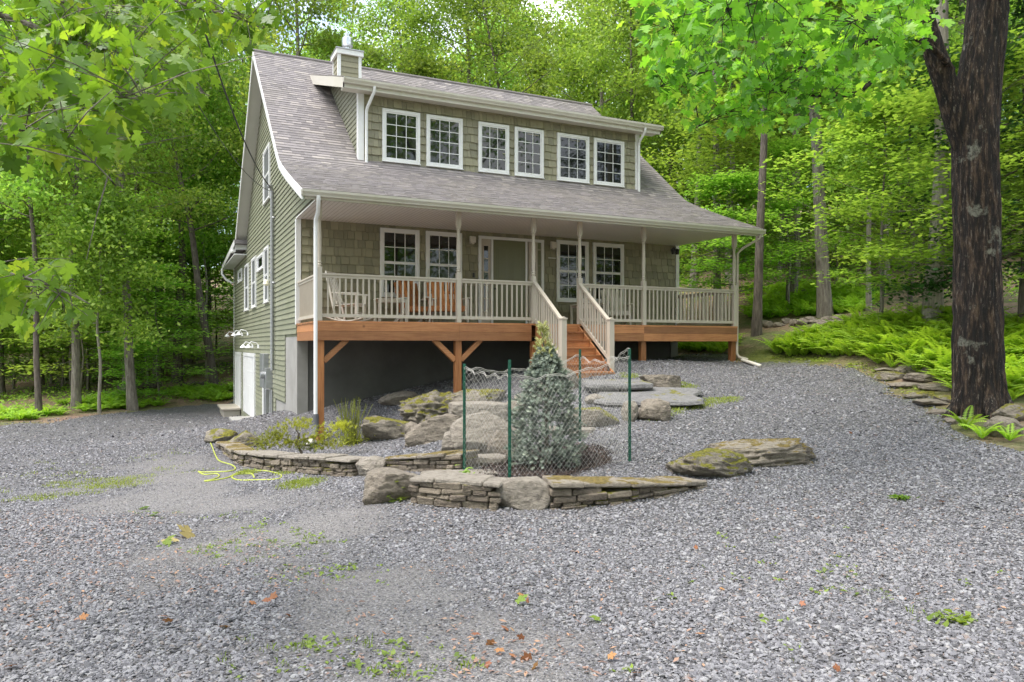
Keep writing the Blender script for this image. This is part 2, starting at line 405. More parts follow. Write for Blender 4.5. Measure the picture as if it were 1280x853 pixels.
# ================================================================== HOUSE
house = thing('house', (0, 0, 0), 'two storey house with green shake siding, shed dormer and raised front porch', 'house')
mF = lambda y0: (lambda a, b, c: (a, y0-c, b))          # front facing walls: a = x, b = z, c = outward
mG = lambda x0: (lambda a, b, c: (x0-c, a, b))          # left facing walls: a = y
mR = lambda x0: (lambda a, b, c: (x0+c, a, b))
XW, YB, YX = 11.0, 11.06, 16.47
def roofz(y): return 3.728+(y-.04)*.3915 if y < .04 else min(3.695+.83*y, 8.285-(y-5.53)*.83 if y > 5.53 else 99)
def shakes(name, m, a0, a1, b0, b1, holes, seed, course=.205):
    r = random.Random(seed); mb = MB(); b = b0; k = 0
    while b < b1-.02:
        top = min(b+course+.03, b1); a = a0
        while a < a1-.005:
            w = min(r.choice([.10, .13, .16, .19, .22])*r.uniform(.9, 1.1), a1-a)
            if a1-a-w < .05: w = a1-a
            inside = any(a > h[0]+.02 and a+w < h[1]-.02 and b > h[2]+.01 and top < h[3]-.01 for h in holes)
            if not inside:
                dj = r.uniform(-.016, .008); th = r.uniform(.034, .05)
                g = .003
                mb.hexa([m(a+g, b+dj, 0), m(a+w-g, b+dj+r.uniform(-.004, .004), 0), m(a+w-g, b+dj, th), m(a+g, b+dj, th),
                         m(a+g, top, 0), m(a+w-g, top, 0), m(a+w-g, top, .006), m(a+g, top, .006)], r.random())
            a += w
        b += course; k += 1
    return mb.build(name, 'shake', house)
FW = [(1.97, 2.97, .69, 2.37), (3.14, 4.11, .69, 2.37), (6.88, 7.89, .69, 2.37), (8.04, 9.06, .69, 2.37)]
DOOR = (4.57, 6.48, 0, 2.34)
DW = [(2.15, 3.14, 4.12, 5.45), (3.31, 4.31, 4.12, 5.45), (4.76, 5.66, 4.12, 5.45), (5.83, 6.72, 4.12, 5.45), (7.15, 8.19, 4.12, 5.45), (8.35, 9.38, 4.12, 5.45)]
b = MB(); b.box(.03, .02, -.1, XW-.03, .16, 2.6); b.build('front_wall', 'shake', house)
shakes('shake_siding', mF(.02), .1, XW-.1, .0, 2.45, FW+[DOOR], 3)
# lap sided gables
def laps(m, seed, back=True):
    r = random.Random(seed); mb = MB(); z = -3.4; st = .132
    def rng(z):
        zz = z
        y0 = 0.0
        if zz < -2.0: y0 = 3.5
        elif zz < -.3: y0 = 1.75
        if zz > 2.45:
            y0 = max(-2.9, .04+(zz-3.728)/.3915+.12) if zz < 3.64 else (zz-3.695)/.83+.12
        y1 = YX if zz < 3.05 else 11.06-(zz-3.695)/.83-.12
        if 3.05 <= zz: y1 = min(y1, YB+.02)
        return y0, y1
    while z < 8.1:
        z1 = z+st
        if abs(z+.3) < st/2 or (z < -.3 < z1): pass
        za = z+1e-3; zb = z1-1e-3
        a0, a1 = rng(za); c0, c1 = rng(zb)
        if z < -.3 < z1: c0 = a0
        if z < -2.0 < z1: c0 = a0
        if z < 2.45 < z1: c0 = a0
        if z < 3.05 < z1: c1 = a1
        if a1-a0 > .05 and c1 > c0:
            mb.hexa([m(a0, z, 0), m(a1, z, 0), m(a1, z, .027), m(a0, z, .027), m(c0, z1, 0), m(c1, z1, 0), m(c1, z1, .004), m(c0, z1, .004)], r.uniform(.3, .7))
        z = z1
    return mb
laps(mG(.0), 5).build('lap_siding', 'siding', house)
laps(mR(XW), 6).build('lap_siding', 'siding', house)
def gpoly(): return [(0.16, -3.6), (YX-.05, -3.6), (YX-.05, 3.0), (YB, 3.0), (YB, 3.45), (5.53, 8.1), (.2, 3.65), (-2.8, 2.5), (.16, 2.45)]
for x0, x1 in ((.015, .12), (XW-.12, XW-.015)):
    b = MB(); b.prism(gpoly(), lambda a, bb, c: (c, a, bb), x0, x1); b.build('gable_wall', 'siding', house)
b = MB(); b.box(.02, YX-.15, -3.6, XW-.02, YX-.03, 3.0); b.box(.03, YB-.1, 2.9, XW-.03, YB-.02, 3.5); b.build('rear_wall', 'siding', house)
# corner trim
b = MB()
for c_ in ((-.03, -.03, -.02, .09, .09, 2.449), (XW-.09, -.03, -.02, XW+.03, .09, 2.449), (-.032, YX-.09, -3.5, .085, YX+.03, 3.0), (XW-.085, YX-.09, -2.5, XW+.032, YX+.03, 3.0)):
    b = MB(); b.box(*c_); b.build('corner_trim', 'trim', house, bevel=.004)
# foundation
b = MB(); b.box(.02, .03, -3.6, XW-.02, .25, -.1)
b.build('foundation', 'concrete_shade', house); b = MB(); b.box(.004, .0, -3.6, .25, 1.75, -.3); b.build('foundation', 'concrete', house); b = MB(); b.box(.006, 1.75, -3.6, .25, 3.5, -2.0); b.build('foundation', 'concrete', house); b = MB(); b.box(XW-.25, 0.0, -3.6, XW-.004, 11.0, -.25)
b.build('foundation', 'concrete', house)
# ---- roof
def roof_front():
    r = random.Random(11); mb = MB()
    prof = [(-3.02, 2.545), (-2.0, 2.93), (-1.0, 3.325), (-.35, 3.60), (.12, 3.83), (.6, 4.205), (5.53, 8.285)]
    S = [0]
    for p, q in zip(prof, prof[1:]): S.append(S[-1]+math.hypot(q[0]-p[0], q[1]-p[1]))
    def P(s):
        s = max(0, min(s, S[-1]))
        for i in range(len(S)-1):
            if s <= S[i+1]+1e-9:
                t = (s-S[i])/(S[i+1]-S[i]); return prof[i][0]+(prof[i+1][0]-prof[i][0])*t, prof[i][1]+(prof[i+1][1]-prof[i][1])*t
    c = .145; s = 0; k = 0
    x0, x1 = -.385, XW+.40
    while s < S[-1]-.01:
        s1 = min(s+c, S[-1]); ya, za = P(s); yb, zb = P(s1)
        x = x0-r.uniform(0, .3)
        while x < x1:
            w = r.choice([.11, .16, .22, .3]); xa, xb = max(x, x0), min(x+w, x1)
            if xb > xa:
                t = r.random(); lift = .011+.007*(t > .5)
                mb.hexa([(xa, ya-.004, za-.004), (xb, ya-.004, za-.004), (xb, yb, zb-.004), (xa, yb, zb-.004),
                         (xa, ya-.006, za+lift), (xb, ya-.006, za+lift), (xb, yb, zb+.003), (xa, yb, zb+.003)], t*.75+.25*r.random())
            x += w
        s = s1; k += 1
    return mb, prof
rb, prof = roof_front()
roof = rb.build('roof', 'roof', house, recalc=False)
b = MB()
for (p, q) in zip(prof, prof[1:]):
    b.hexa([(-.36, p[0], p[1]-.14), (XW+.37, p[0], p[1]-.14), (XW+.37, q[0], q[1]-.14), (-.36, q[0], q[1]-.14),
            (-.36, p[0], p[1]-.008), (XW+.37, p[0], p[1]-.008), (XW+.37, q[0], q[1]-.008), (-.36, q[0], q[1]-.008)])
b.hexa([(-.36, 5.53, 8.14), (XW+.37, 5.53, 8.14), (XW+.37, 11.5, 3.20), (-.36, 11.5, 3.20), (-.36, 5.53, 8.275), (XW+.37, 5.53, 8.275), (XW+.37, 11.5, 3.33), (-.36, 11.5, 3.33)])
b.build('roof_soffit', 'soffit', roof)
b = MB(); r_ = random.Random(4)
for k in range(54):
    t0, t1 = k/54, (k+1)/54
    y0_, y1_ = 5.53+6.0*t0, 5.53+6.0*t1; z0_, z1_ = 8.295-4.965*t0, 8.295-4.965*t1
    x = -.385
    while x < XW+.4:
        w = r_.choice([.4, .6, .9]); xb = min(x+w, XW+.4)
        b.add([(x, y0_, z0_), (xb, y0_, z0_), (xb, y1_, z1_+.01), (x, y1_, z1_+.01)], [(0, 1, 2, 3)], r_.random()); x += w
b.tube([(-.39, 5.53, 8.295), (XW+.4, 5.53, 8.295)], .06, 8, .45)
b.build('rear_roof', 'roof', house)
# rake boards and fascia
b = MB()
for xx in (-.40, XW+.37):
    for (p, q) in zip(prof, prof[1:]):
        b.hexa([(xx, p[0], p[1]-.21), (xx+.03, p[0], p[1]-.21), (xx+.03, q[0], q[1]-.21), (xx, q[0], q[1]-.21), (xx, p[0], p[1]-.012), (xx+.03, p[0], p[1]-.012), (xx+.03, q[0], q[1]-.012), (xx, q[0], q[1]-.012)])
    b.hexa([(xx, 5.53, 8.07), (xx+.03, 5.53, 8.07), (xx+.03, 11.55, 3.09), (xx, 11.55, 3.09), (xx, 5.53, 8.27), (xx+.03, 5.53, 8.27), (xx+.03, 11.55, 3.30), (xx, 11.55, 3.30)])
b.box(-.40, 11.2, 3.05, .0, 11.56, 3.2)
b.box(-.37, 11.5, 3.06, XW+.37, 11.53, 3.3)
b.build('rake_board', 'trim', house)
# lower rear roof over the extension
b = MB(); b.hexa([(-.45, 11.0, 3.22), (XW+.4, 11.0, 3.22), (XW+.4, 17.0, 2.86), (-.45, 17.0, 2.86), (-.45, 11.0, 3.36), (XW+.4, 11.0, 3.36), (XW+.4, 17.0, 3.0), (-.45, 17.0, 3.0)])
b.build('lower_roof', 'roof', house)
b = MB(); b.box(-.44, 11.2, 2.83, 0, 16.98, 2.87); b.hexa([(-.47, 11.0, 3.14), (-.44, 11.0, 3.14), (-.44, 17.02, 2.78), (-.47, 17.02, 2.78), (-.47, 11.0, 3.34), (-.44, 11.0, 3.34), (-.44, 17.02, 2.98), (-.47, 17.02, 2.98)])
b.tube([(-.46, 17.0, 2.85), (-.47, 16.95, 2.6), (-.3, 16.8, 2.35), (-.06, 16.6, 2.2)], .05, 8)
b.tube([(-.42, 11.5, 3.02), (-.46, 11.7, 2.98), (-.46, 11.9, 3.05)], .06, 8)
b.build('lower_eave', 'trim', house)
# porch ceiling + front gutter
m, nt_, bs = newmat('beadboard'); p_ = pos(nt_)
wv = N(nt_, 'ShaderNodeTexWave'); wv.inputs['Scale'].default_value = 3.4; wv.bands_direction = 'X'; nt_.links.new(p_, wv.inputs['Vector'])
nt_.links.new(ramp(nt_, wv.outputs['Fac'], [(.05, (.60, .57, .54)), (.2, (.84, .82, .79))]), bs.inputs['Base Color']); bs.inputs['Roughness'].default_value = .45
bump(nt_, bs, wv.outputs['Fac'], .4, .01); M['bead'] = m
b = MB(); b.box(-.02, -2.92, 2.45, XW+.02, .03, 2.48); b.build('porch_ceiling', 'bead', house)
b = MB()
b.box(-.33, -2.98, 2.36, XW+.36, -2.92, 2.53); b.box(-.0, -2.92, 2.40, XW, -2.84, 2.449)
b.build('fascia', 'gutter', house)
def gutter(parent, x0, x1, y, z, name='gutter', mat='gutter'):
    b = MB(); poly = [(0, 0), (-.075, 0), (-.085, .03), (-.12, .075), (-.125, .12), (-.11, .12), (-.105, .085), (-.07, .015), (-.01, .015), (-.01, .125), (0, .125)]
    b.prism(poly, lambda a, bb, c: (c, y+a, z+bb), x0, x1)
    b.box(x0, y-.11, z+.002, x0+.006, y-.002, z+.115); b.box(x1-.006, y-.11, z+.002, x1, y-.002, z+.115)
    return b.build(name, mat, parent)
gutter(house, -.40, XW+.43, -2.983, 2.405)
# downspouts
b = MB()
b.tube([(-.08, -3.05, 2.42), (-.08, -3.05, 2.33), (-.05, -2.86, 2.15), (-.06, -2.66, 2.02), (-.06, -2.64, 1.9), (-.06, -2.64, -1.9)], .04, 10)
b.build('downspout', 'white', house, smooth=True)
b = MB(); b.tube([(-.06, -2.64, -1.88), (-.06, -2.66, -2.1), (-.10, -2.75, -2.28), (-.20, -2.92, -2.36)], .06, 12, fn=lambda s, th, p: 1+.08*math.sin(s*60)); b.build('drain_elbow', 'drain', house)
b = MB(); b.tube([(-.18, -2.89, -2.35), (-.26, -3.03, -2.43), (-.30, -3.10, -2.46)], .055, 12); b.build('drain_end', 'cream', house)
b = MB()
b.tube([(XW+.32, -3.04, 2.41), (XW+.31, -3.0, 2.30), (XW+.10, -2.62, 2.08), (XW+.045, -2.47, 1.95), (XW+.045, -2.44, -.72), (XW+.07, -2.5, -.82), (XW+.2, -2.68, -.88)], .036, 10)
b.build('downspout', 'post', house, smooth=True)
# ---- dormer
DX0, DX1, DYW = 1.55, 9.93, .45
dormer = MB(); dormer.box(DX0+.03, DYW+.03, 3.85, DX1-.03, DYW+.2, 5.95)
dorm = dormer.build('dormer_wall', 'shake', house)
shakes('dormer_siding', mF(DYW+.03), DX0+.14, DX1-.14, 3.86, 5.86, DW, 23)
for m_, nm in ((mG(DX0+.02), 1), (mR(DX1-.02), 2)):
    b = MB(); z = 3.9; rr = random.Random(nm)
    while z < 7.3:
        z1 = z+.132
        f0 = max(DYW+.05, (z-3.695)/.83+.02); f1 = max(DYW+.05, (z1-3.695)/.83+.02)
        # top limit: dormer roof underside line z = 5.80 + .34*y
        g0 = DYW+.05 if z < 5.9 else (z-5.80)/.34; g1 = DYW+.05 if z1 < 5.9 else (z1-5.80)/.34
        # wall spans between y=front (or roof line) and main roof: y from max(front, dormer line) to main roof line
        lo0, hi0 = max(DYW+.05, g0), (z-3.695)/.83; lo1, hi1 = max(DYW+.05, g1), (z1-3.695)/.83
        if hi1 > lo1 or hi0 > lo0:
            hi0 = max(hi0, lo0+.01); hi1 = max(hi1, lo1+.01)
            b.hexa([m_(lo0, z, 0), m_(hi0, z, 0), m_(hi0, z, .022), m_(lo0, z, .022), m_(lo1, z1, 0), m_(hi1, z1, 0), m_(hi1, z1, .004), m_(lo1, z1, .004)], rr.uniform(.35, .65))
        z = z1
    b.build('dormer_cheek', 'siding', house)
for c_ in ((DX0-.01, DYW-.012, 3.88, DX0+.14, DYW+.14, 5.9), (DX1-.14, DYW-.012, 3.88, DX1+.01, DYW+.14, 5.86)):
    b = MB(); b.box(*c_); b.build('dormer_trim', 'trim', house, bevel=.004)
b = MB()
x0, x1 = 1.12, 10.40
rr = random.Random(31)
ds = 5.02/.34
for k in range(33):
    ya, yb = .05+4.55*k/33, .05+4.55*(k+1)/33
    za, zb = 5.955+.34*(ya-.05), 5.955+.34*(yb-.05); x = x0-.01
    while x < x1:
        w = rr.choice([.15, .22, .3, .4]); xb = min(x+w, x1+.01); t = rr.random()
        b.hexa([(x, ya, za), (xb, ya, za), (xb, yb, zb), (x, yb, zb), (x, ya-.004, za+.016), (xb, ya-.004, za+.016), (xb, yb, zb+.004), (x, yb, zb+.004)], t); x = xb
b.build('dormer_roof', 'roof', house, recalc=False)
b = MB()
b.hexa([(x0, .09, 5.80), (x1, .09, 5.80), (x1, 4.5, 7.30), (x0, 4.5, 7.30), (x0, .09, 5.955), (x1, .09, 5.955), (x1, 4.5, 7.45), (x0, 4.5, 7.45)])
b.box(x0+.01, .10, 5.74, x1-.01, DYW+.02, 5.80)
for xx in (x0-.03, x1): b.hexa([(xx, .06, 5.69), (xx+.03, .06, 5.69), (xx+.03, 4.6, 7.23), (xx, 4.6, 7.23), (xx, .06, 5.945), (xx+.03, .06, 5.945), (xx+.03, 4.6, 7.49), (xx, 4.6, 7.49)])
b.box(x0-.03, .06, 5.70, x1+.03, .09, 5.945)
b.build('dormer_eave', 'gutter', house)
gutter(house, x0-.04, x1+.04, .057, 5.80, 'dormer_gutter')
for xx in (DX0+.19, DX1-.05):
    b = MB(); b.tube([(xx+.1, .0, 5.80), (xx+.1, .0, 5.70), (xx+.02, DYW-.08, 5.40), (xx, DYW-.06, 5.3), (xx, DYW-.06, 3.98)] if xx < 5 else [(xx-.05, .0, 5.80), (xx-.05, .0, 5.72), (xx, DYW-.08, 5.5), (xx, DYW-.06, 5.4), (xx, DYW-.06, 3.92)], .04, 8); b.build('dormer_downspout', 'trim', house, smooth=True)
# ---- chimney
CXa, CXb, CYa, CYb = 1.72, 2.38, 3.55, 4.25
b = MB(); b.box(CXa+.02, CYa+.02, 6.2, CXb-.02, CYb, 7.98)
for k in range(10):
    z = 6.4+k*.16
    b.hexa([(CXa, CYa, z), (CXb, CYa, z), (CXb, CYb, z), (CXa, CYb, z), (CXa+.015, CYa+.015, z+.158), (CXb-.015, CYa+.015, z+.158), (CXb-.015, CYb-.015, z+.158), (CXa+.015, CYb-.015, z+.158)], .3+.4*(k % 2))
ch = b.build('chimney', 'shake', house)
b = MB()
for xx in (CXa-.012, CXb-.075): b.box(xx, CYa-.012, 6.3, xx+.087, CYa+.075, 7.9)
b.box(CXa-.012, CYb-.06, 6.3, CXa+.075, CYb+.012, 7.9)
b.box(CXa-.06, CYa-.06, 7.86, CXb+.06, CYb+.06, 7.99)
b.build('chimney_trim', 'trim', ch)
b = MB(); b.box(CXa-.08, CYa-.08, 7.99, CXb+.08, CYb+.08, 8.03); b.build('chimney_cap', 'metal', ch, bevel=.01)
b = MB(); b.lathe(2.06, 3.88, [(7.98, .075), (8.24, .075)], 16); b.lathe(2.06, 3.88, [(8.22, .13), (8.25, .16), (8.46, .16), (8.49, .13)], 16); b.lathe(2.06, 3.88, [(8.49, .075), (8.60, .08), (8.62, .05)], 16)
b.build('flue', 'steel', ch, smooth=False)
# ---- windows
M['screen'] = paint('insect_screen', (.10, .105, .105), .1, .6, 4)
def window(m, a0, a1, b0, b1, cols, rows, hung=True, trim=.075, name='window', glass='glass'):
    f = MB()
    for (x0, y0, x1, y1) in ((a0, b0, a0+trim, b1), (a1-trim, b0, a1, b1), (a0+trim, b1-trim, a1-trim, b1), (a0+trim, b0, a1-trim, b0+trim)):
        f.mbox(m, x0, y0, .0, x1, y1, .055)
    f.mbox(m, a0-.01, b0-.012, .0, a1+.01, b0+.014, .075)
    fr = f.build(name, 'trim', house, bevel=.004)
    s = MB(); i0, i1, j0, j1 = a0+trim, a1-trim, b0+trim, b1-trim; mid = (j0+j1)/2
    sashes = [(j0, mid+.0, .028), (mid, j1, .036)] if hung else [(j0, j1, .034)]
    w = .032
    for (q0, q1, c) in sashes:
        s.mbox(m, i0, q0, .012, i0+w, q1, c); s.mbox(m, i1-w, q0, .012, i1, q1, c); s.mbox(m, i0+w, q0, .012, i1-w, q0+w, c); s.mbox(m, i0+w, q1-w, .012, i1-w, q1, c)
    s.build('sash', 'trim', fr)
    g = MB(); mu = MB()
    for (q0, q1, c) in sashes:
        g.mbox(m, i0+.01, q0+.01, .006, i1-.01, q1-.01, .02 if c < .03 else .024)
        rr = rows//2 if hung else rows
        for k in range(1, cols):
            x = i0+w+(i1-i0-2*w)*k/cols; mu.mbox(m, x-.009, q0+w, .014, x+.009, q1-w, c-.005)
        for k in range(1, rr):
            y = q0+w+(q1-q0-2*w)*k/rr; mu.mbox(m, i0+w, y-.009, .014, i1-w, y+.009, c-.0045)
    g.build('pane', glass, fr)
    if cols > 1: mu.build('muntin', 'trim', fr)
    return fr
for a0, a1, b0, b1 in FW: window(mF(.0), a0, a1, b0, b1, 3, 4)
for a0, a1, b0, b1 in DW: window(mF(DYW+.01), a0, a1, b0, b1, 3, 4, hung=False)
window(mG(-.012), 4.5, 5.9, 3.75, 5.35, 1, 2, True, glass='screen')
window(mG(-.012), 4.78, 5.74, .76, 2.42, 1, 2, glass='screen'); window(mG(-.012), 7.98, 9.2, .76, 2.46, 1, 2, glass='screen'); window(mG(-.012), 10.3, 11.6, .76, 2.46, 1, 2, glass='screen')
window(mG(-.012), 6.0, 7.55, 1.86, 2.36, 1, 1, False); window(mG(-.012), 12.8, 14.2, 2.0, 2.5, 1, 1, False)
# ---- front door with sidelights
mD = mF(.0)
f = MB(); A0, A1, _, B1 = DOOR
f.mbox(mD, A0, 0.012, 0, A0+.075, B1, .06); f.mbox(mD, A1-.075, .012, 0, A1, B1, .06); f.mbox(mD, A0+.075, B1-.075, 0, A1-.075, B1, .06)
for x in (4.93, 5.93): f.mbox(mD, x, .012, 0, x+.055, B1-.075, .05)
door = f.build('door_frame', 'trim', house, bevel=.004)
b = MB(); b.mbox(mD, 4.985, .03, .0, 5.93, B1-.075, .03)
for (px0, px1, pz0, pz1) in ((5.08, 5.41, .25, .95), (5.50, 5.83, .25, .95), (5.08, 5.41, 1.08, 2.08), (5.50, 5.83, 1.08, 2.08)):
    b.mbox(mD, px0, pz0, .03, px1, pz1, .040); b.mbox(mD, px0+.05, pz0+.05, .04, px1-.05, pz1-.05, .048)
dr = b.build('door', 'door', house, bevel=.006)
b = MB(); b.tube([mD(5.04, .98, .03), mD(5.04, .98, .09)], .025, 10); b.build('handle', 'black', dr); b = MB(); b.tube([mD(5.04, 1.12, .03), mD(5.04, 1.12, .06)], .028, 10); b.build('deadbolt', 'black', dr)
for x0 in (4.645, 6.03):
    b = MB(); b.mbox(mD, x0, .03, 0, x0+.27, B1-.075, .025); b.mbox(mD, x0+.04, .35, .02, x0+.075, 2.12, .04); b.mbox(mD, x0+.2, .35, .02, x0+.235, 2.12, .04)
    for k in range(6): z = .35+k*.347; b.mbox(mD, x0+.075, z, .02, x0+.2, z+.03, .039)
    sl = b.build('sidelight', 'post', house); b = MB(); b.mbox(mD, x0+.07, .36, .02, x0+.205, 2.11, .032); b.build('pane', 'glass', sl)
b = MB(); b.mbox(mD, 6.235, .03, 0, 6.405, B1-.075, .02); b.build('jamb_panel', 'door', house)
for x in (4.32, 6.69):
    b = MB(); b.mbox(mD, x, 2.12, .02, x+.14, 2.32, .04); b.mbox(mD, x-.005, 2.14, .04, x+.145, 2.30, .13); b.mbox(mD, x+.03, 2.10, .05, x+.11, 2.14, .11)
    wl = b.build('wall_lamp', 'cream', house, bevel=.01)
b = MB(); b.mbox(mD, 4.41, 1.25, .02, 4.46, 1.37, .05); b.build('doorbell', 'black', house, bevel=.005)
b = MB(); b.mbox(mD, 6.62, 1.86, .03, 6.86, 1.875, .05); b.build('wall_bracket', 'white', house)
b = MB(); b.tube([(10.75, -.02, 2.3), (10.75, -.12, 2.35), (10.75, -.2, 2.28)], .03, 8); b.lathe(10.68, -.2, [(2.16, .05), (2.3, .07), (2.32, .03)], 10); b.lathe(10.82, -.2, [(2.16, .05), (2.3, .07), (2.32, .03)], 10); b.build('flood_lamp', 'black', house)
# ---- gable doors, steps, lamps, meter
def gdoor(y0, y1, z0, z1):
    f = MB(); mm = mG(-.012)
    f.mbox(mm, y0-.12, z0, 0, y0, z1+.12, .05); f.mbox(mm, y1, z0, 0, y1+.12, z1+.12, .05); f.mbox(mm, y0, z1, 0, y1, z1+.12, .05)
    fr = f.build('side_door', 'trim', house); b = MB(); b.mbox(mm, y0, z0, 0, y1, z1, .03)
    for k in range(1, 4): za = z0+(z1-z0)*k/4; b.mbox(mm, y0+.02, za-.012, .03, y1-.02, za+.012, .034)
    b.build('door_panel', 'trim', fr, bevel=.005); return fr
gdoor(8.4, 11.9, -3.0, -.9); gdoor(13.3, 15.4, -3.0, -.9)
for y0, y1 in ((8.3, 9.6), (13.2, 15.6)):
    b = MB(); b.box(-.75, y0, -3.06, .0, y1, -2.98); b.box(-.66, y0+.08, -3.6, -.05, y1-.08, -3.06); b.build('door_step', 'post' if y0 > 10 else 'concrete', house, bevel=.01)
for y in (7.3, 9.0, 10.6, 12.6, 15.9):
    b = MB(); z = -.55 if y in (7.3, 9.0) else -.1
    b.tube([(0, y, z), (-.1, y, z+.12), (-.26, y, z+.16), (-.34, y, z+.06)], .014, 8); b.lathe(-.34, y, [(z-.04, .11), (z-.01, .095), (z+.05, .04), (z+.08, .02)], 14)
    b.lathe(0-.02, y, [(z-.05, .05), (z+.05, .05)], 8); b.build('barn_lamp', 'white', house, smooth=True)
b = MB(); b.box(-.18, 4.9, -1.75, 0, 5.7, -.75); b.box(-.14, 4.7, -2.9, -.02, 5.1, -1.77); mt = b.build('electrical_panel', 'metal', house, bevel=.01)
b = MB(); b.box(-.2, 4.05, -1.72, 0, 4.55, -1.15); b.tube([(-.18, 4.3, -1.35), (-.32, 4.3, -1.35)], .1, 14); b.build('meter', 'metal', mt, bevel=.01)
b = MB(); b.box(-.06, 5.75, -2.9, 0, 6.1, -1.6); b.build('cover_board', 'trim', mt)
b = MB(); b.tube([(-.09, 3.6, -1.2), (-.09, 3.6, 3.75), (-.13, 3.55, 3.9), (-.2, 3.5, 3.86)], .05, 10); b.box(-.1, 3.55, 1.2, 0, 3.65, 1.25); b.box(-.1, 3.55, 3.0, 0, 3.65, 3.05)
b.tube([(-.06, 4.2, -1.75), (-.06, 4.2, -3.0)], .03, 8); b.tube([(-.06, 3.9, -1.75), (-.06, 3.9, -3.0)], .03, 8)
b.build('service_mast', 'metal', house, smooth=True)
b = MB(); b.lathe(-.12, 4.67, [(1.22, .05), (1.26, .09), (1.36, .06), (1.40, .03)], 12); b.build('security_lamp', 'bulb', house)
# ---- porch deck
PY = -2.5
b = MB(); k = 0; y = -.02
while y > PY+.05:
    b.box(-.02, max(y-.137, PY), -.038, XW+.02, y, 0.0 if k % 2 else -.001, rnd.random()); y -= .142; k += 1
deck = b.build('deck', 'cedar', house)
for z0, z1 in ((-.205, -.042), (-.40, -.209)):
    for x0, x1 in ((0.0, 3.07), (3.073, 4.86), (6.26, 8.0), (8.004, XW)):
        b = MB(); b.box(x0, PY-.002, z0, x1, PY+.04, z1, rnd.random()); b.build('rim_board', 'cedar', deck)
    for xx in (0.0, XW-.04): b = MB(); b.box(xx, PY+.041, z0, xx+.04, 0, z1, rnd.random()); b.build('rim_board', 'cedar', deck)
b = MB()
for k in range(27): b.box(.35+k*.4, PY+.05, -.30, .39+k*.4, .0, -.045, .3)
b.build('joist', 'cedar', deck)
for x, z in ((.075, -2.62), (3.08, -1.75), (4.98, -1.7), (8.03, -1.0), (XW-.075, -1.15)):
    b = MB(); b.box(x-.072, PY+.045, z-.3, x+.072, PY+.19, -.05 if abs(x-4.98) > .1 else -.41, rnd.random()); b.build('support_post', 'cedar_post', house, bevel=.006)
def brace(x, sgn):
    b = MB(); b.beam((x+sgn*.07, PY+.118, -.83), (x+sgn*.55, PY+.118, -.38), .11, .1, rnd.random(), up=(0, 1, 0)); b.build('knee_brace', 'cedar', house, bevel=.005)
brace(.075, 1); brace(3.08, -1); brace(3.08, 1)
# porch posts and railing
PX = [.05, 3.08, 4.94, 6.18, 8.03, XW-.05]
def porch_post(x):
    b = MB(); y = PY+.06; b.box(x-.05, y-.05, 0.002, x+.05, y+.05, 1.10); b.box(x-.05, y-.05, 2.12, x+.05, y+.05, 2.448)
    b.lathe(x, y, [(1.09, .048), (1.115, .036), (1.14, .05), (1.165, .036), (1.19, .046), (1.22, .036), (1.3, .04), (1.55, .047), (1.8, .042), (1.98, .034), (2.02, .036), (2.04, .047), (2.06, .034), (2.09, .049), (2.125, .046)], 16)
    return b.build('porch_post', 'post', house, bevel=0)
for x in PX: porch_post(x)
def railing(x0, y0, x1, y1, z=.0):
    b = MB(); d = Vector((x1-x0, y1-y0, 0)); L = d.length; d /= L
    b.beam((x0, y0, z+.955), (x1, y1, z+.955), .09, .035); b.beam((x0, y0, z+.91), (x1, y1, z+.91), .045, .055); b.beam((x0, y0, z+.11), (x1, y1, z+.11), .045, .07)
    n = max(2, int(L/.118))
    for k in range(1, n):
        p = Vector((x0, y0, z))+d*(L*k/n); b.box(p.x-.016, p.y-.016, z+.13, p.x+.016, p.y+.016, z+.90)
    return b.build('railing', 'post', house)
for a, c in ((0, 1), (1, 2), (3, 4), (4, 5)): railing(PX[a]+.05, PY+.06, PX[c]-.05, PY+.06)
railing(.05, PY+.11, .05, -.03); railing(XW-.05, PY+.11, XW-.05, -.03)
# stairs
st = MB(); n = 7
for k in range(n):
    z = -.18*(k+1); y = PY-.26*k
    if k < n-1: st.box(5.02, y-.285, z-.035, 6.10, y-.002, z, rnd.random())
    st.box(5.03, y-.004, z-.0+.001, 6.09, y+.018, z+.18-.037, rnd.random())
stairs = st.build('stair', 'cedar', house)
for xx in (4.96, 6.10):
    b = MB(); b.prism([(PY, -.04), (PY, -.36), (PY-1.5, -1.42), (PY-1.62, -1.42), (PY-1.62, -1.18)], lambda a, bb, c: (c, a, bb), xx, xx+.04); b.build('stringer', 'cedar', stairs)
for xx in (4.95, 6.16):
    y1 = -3.82
    b = MB(); b.box(xx-.06, y1-.06, -1.45, xx+.06, y1+.06, .06); b.box(xx-.075, y1-.075, .06, xx+.075, y1+.075, .085); b.prism([(-.06, 0), (.06, 0), (0, .03)], lambda a, bb, c: (xx+a, y1+c, .085+bb), -.06, .06)
    b.build('newel_post', 'post', house)
    b = MB(); p0 = Vector((xx, PY+.01, .93)); p1 = Vector((xx, y1+.06, .02)); dz = Vector((0, 0, 1))
    b.beam(p0+dz*.03, p1+dz*.03, .09, .03); b.beam(p0-dz*.015, p1-dz*.015, .045, .05); b.beam(p0-dz*.83, p1-dz*.83, .045, .07)
    for k in range(1, 11):
        q = p0+(p1-p0)*(k/11); b.box(q.x-.016, q.y-.016, q.z-.82, q.x+.016, q.y+.016, q.z-.02)
    b.build('stair_railing', 'post', house)
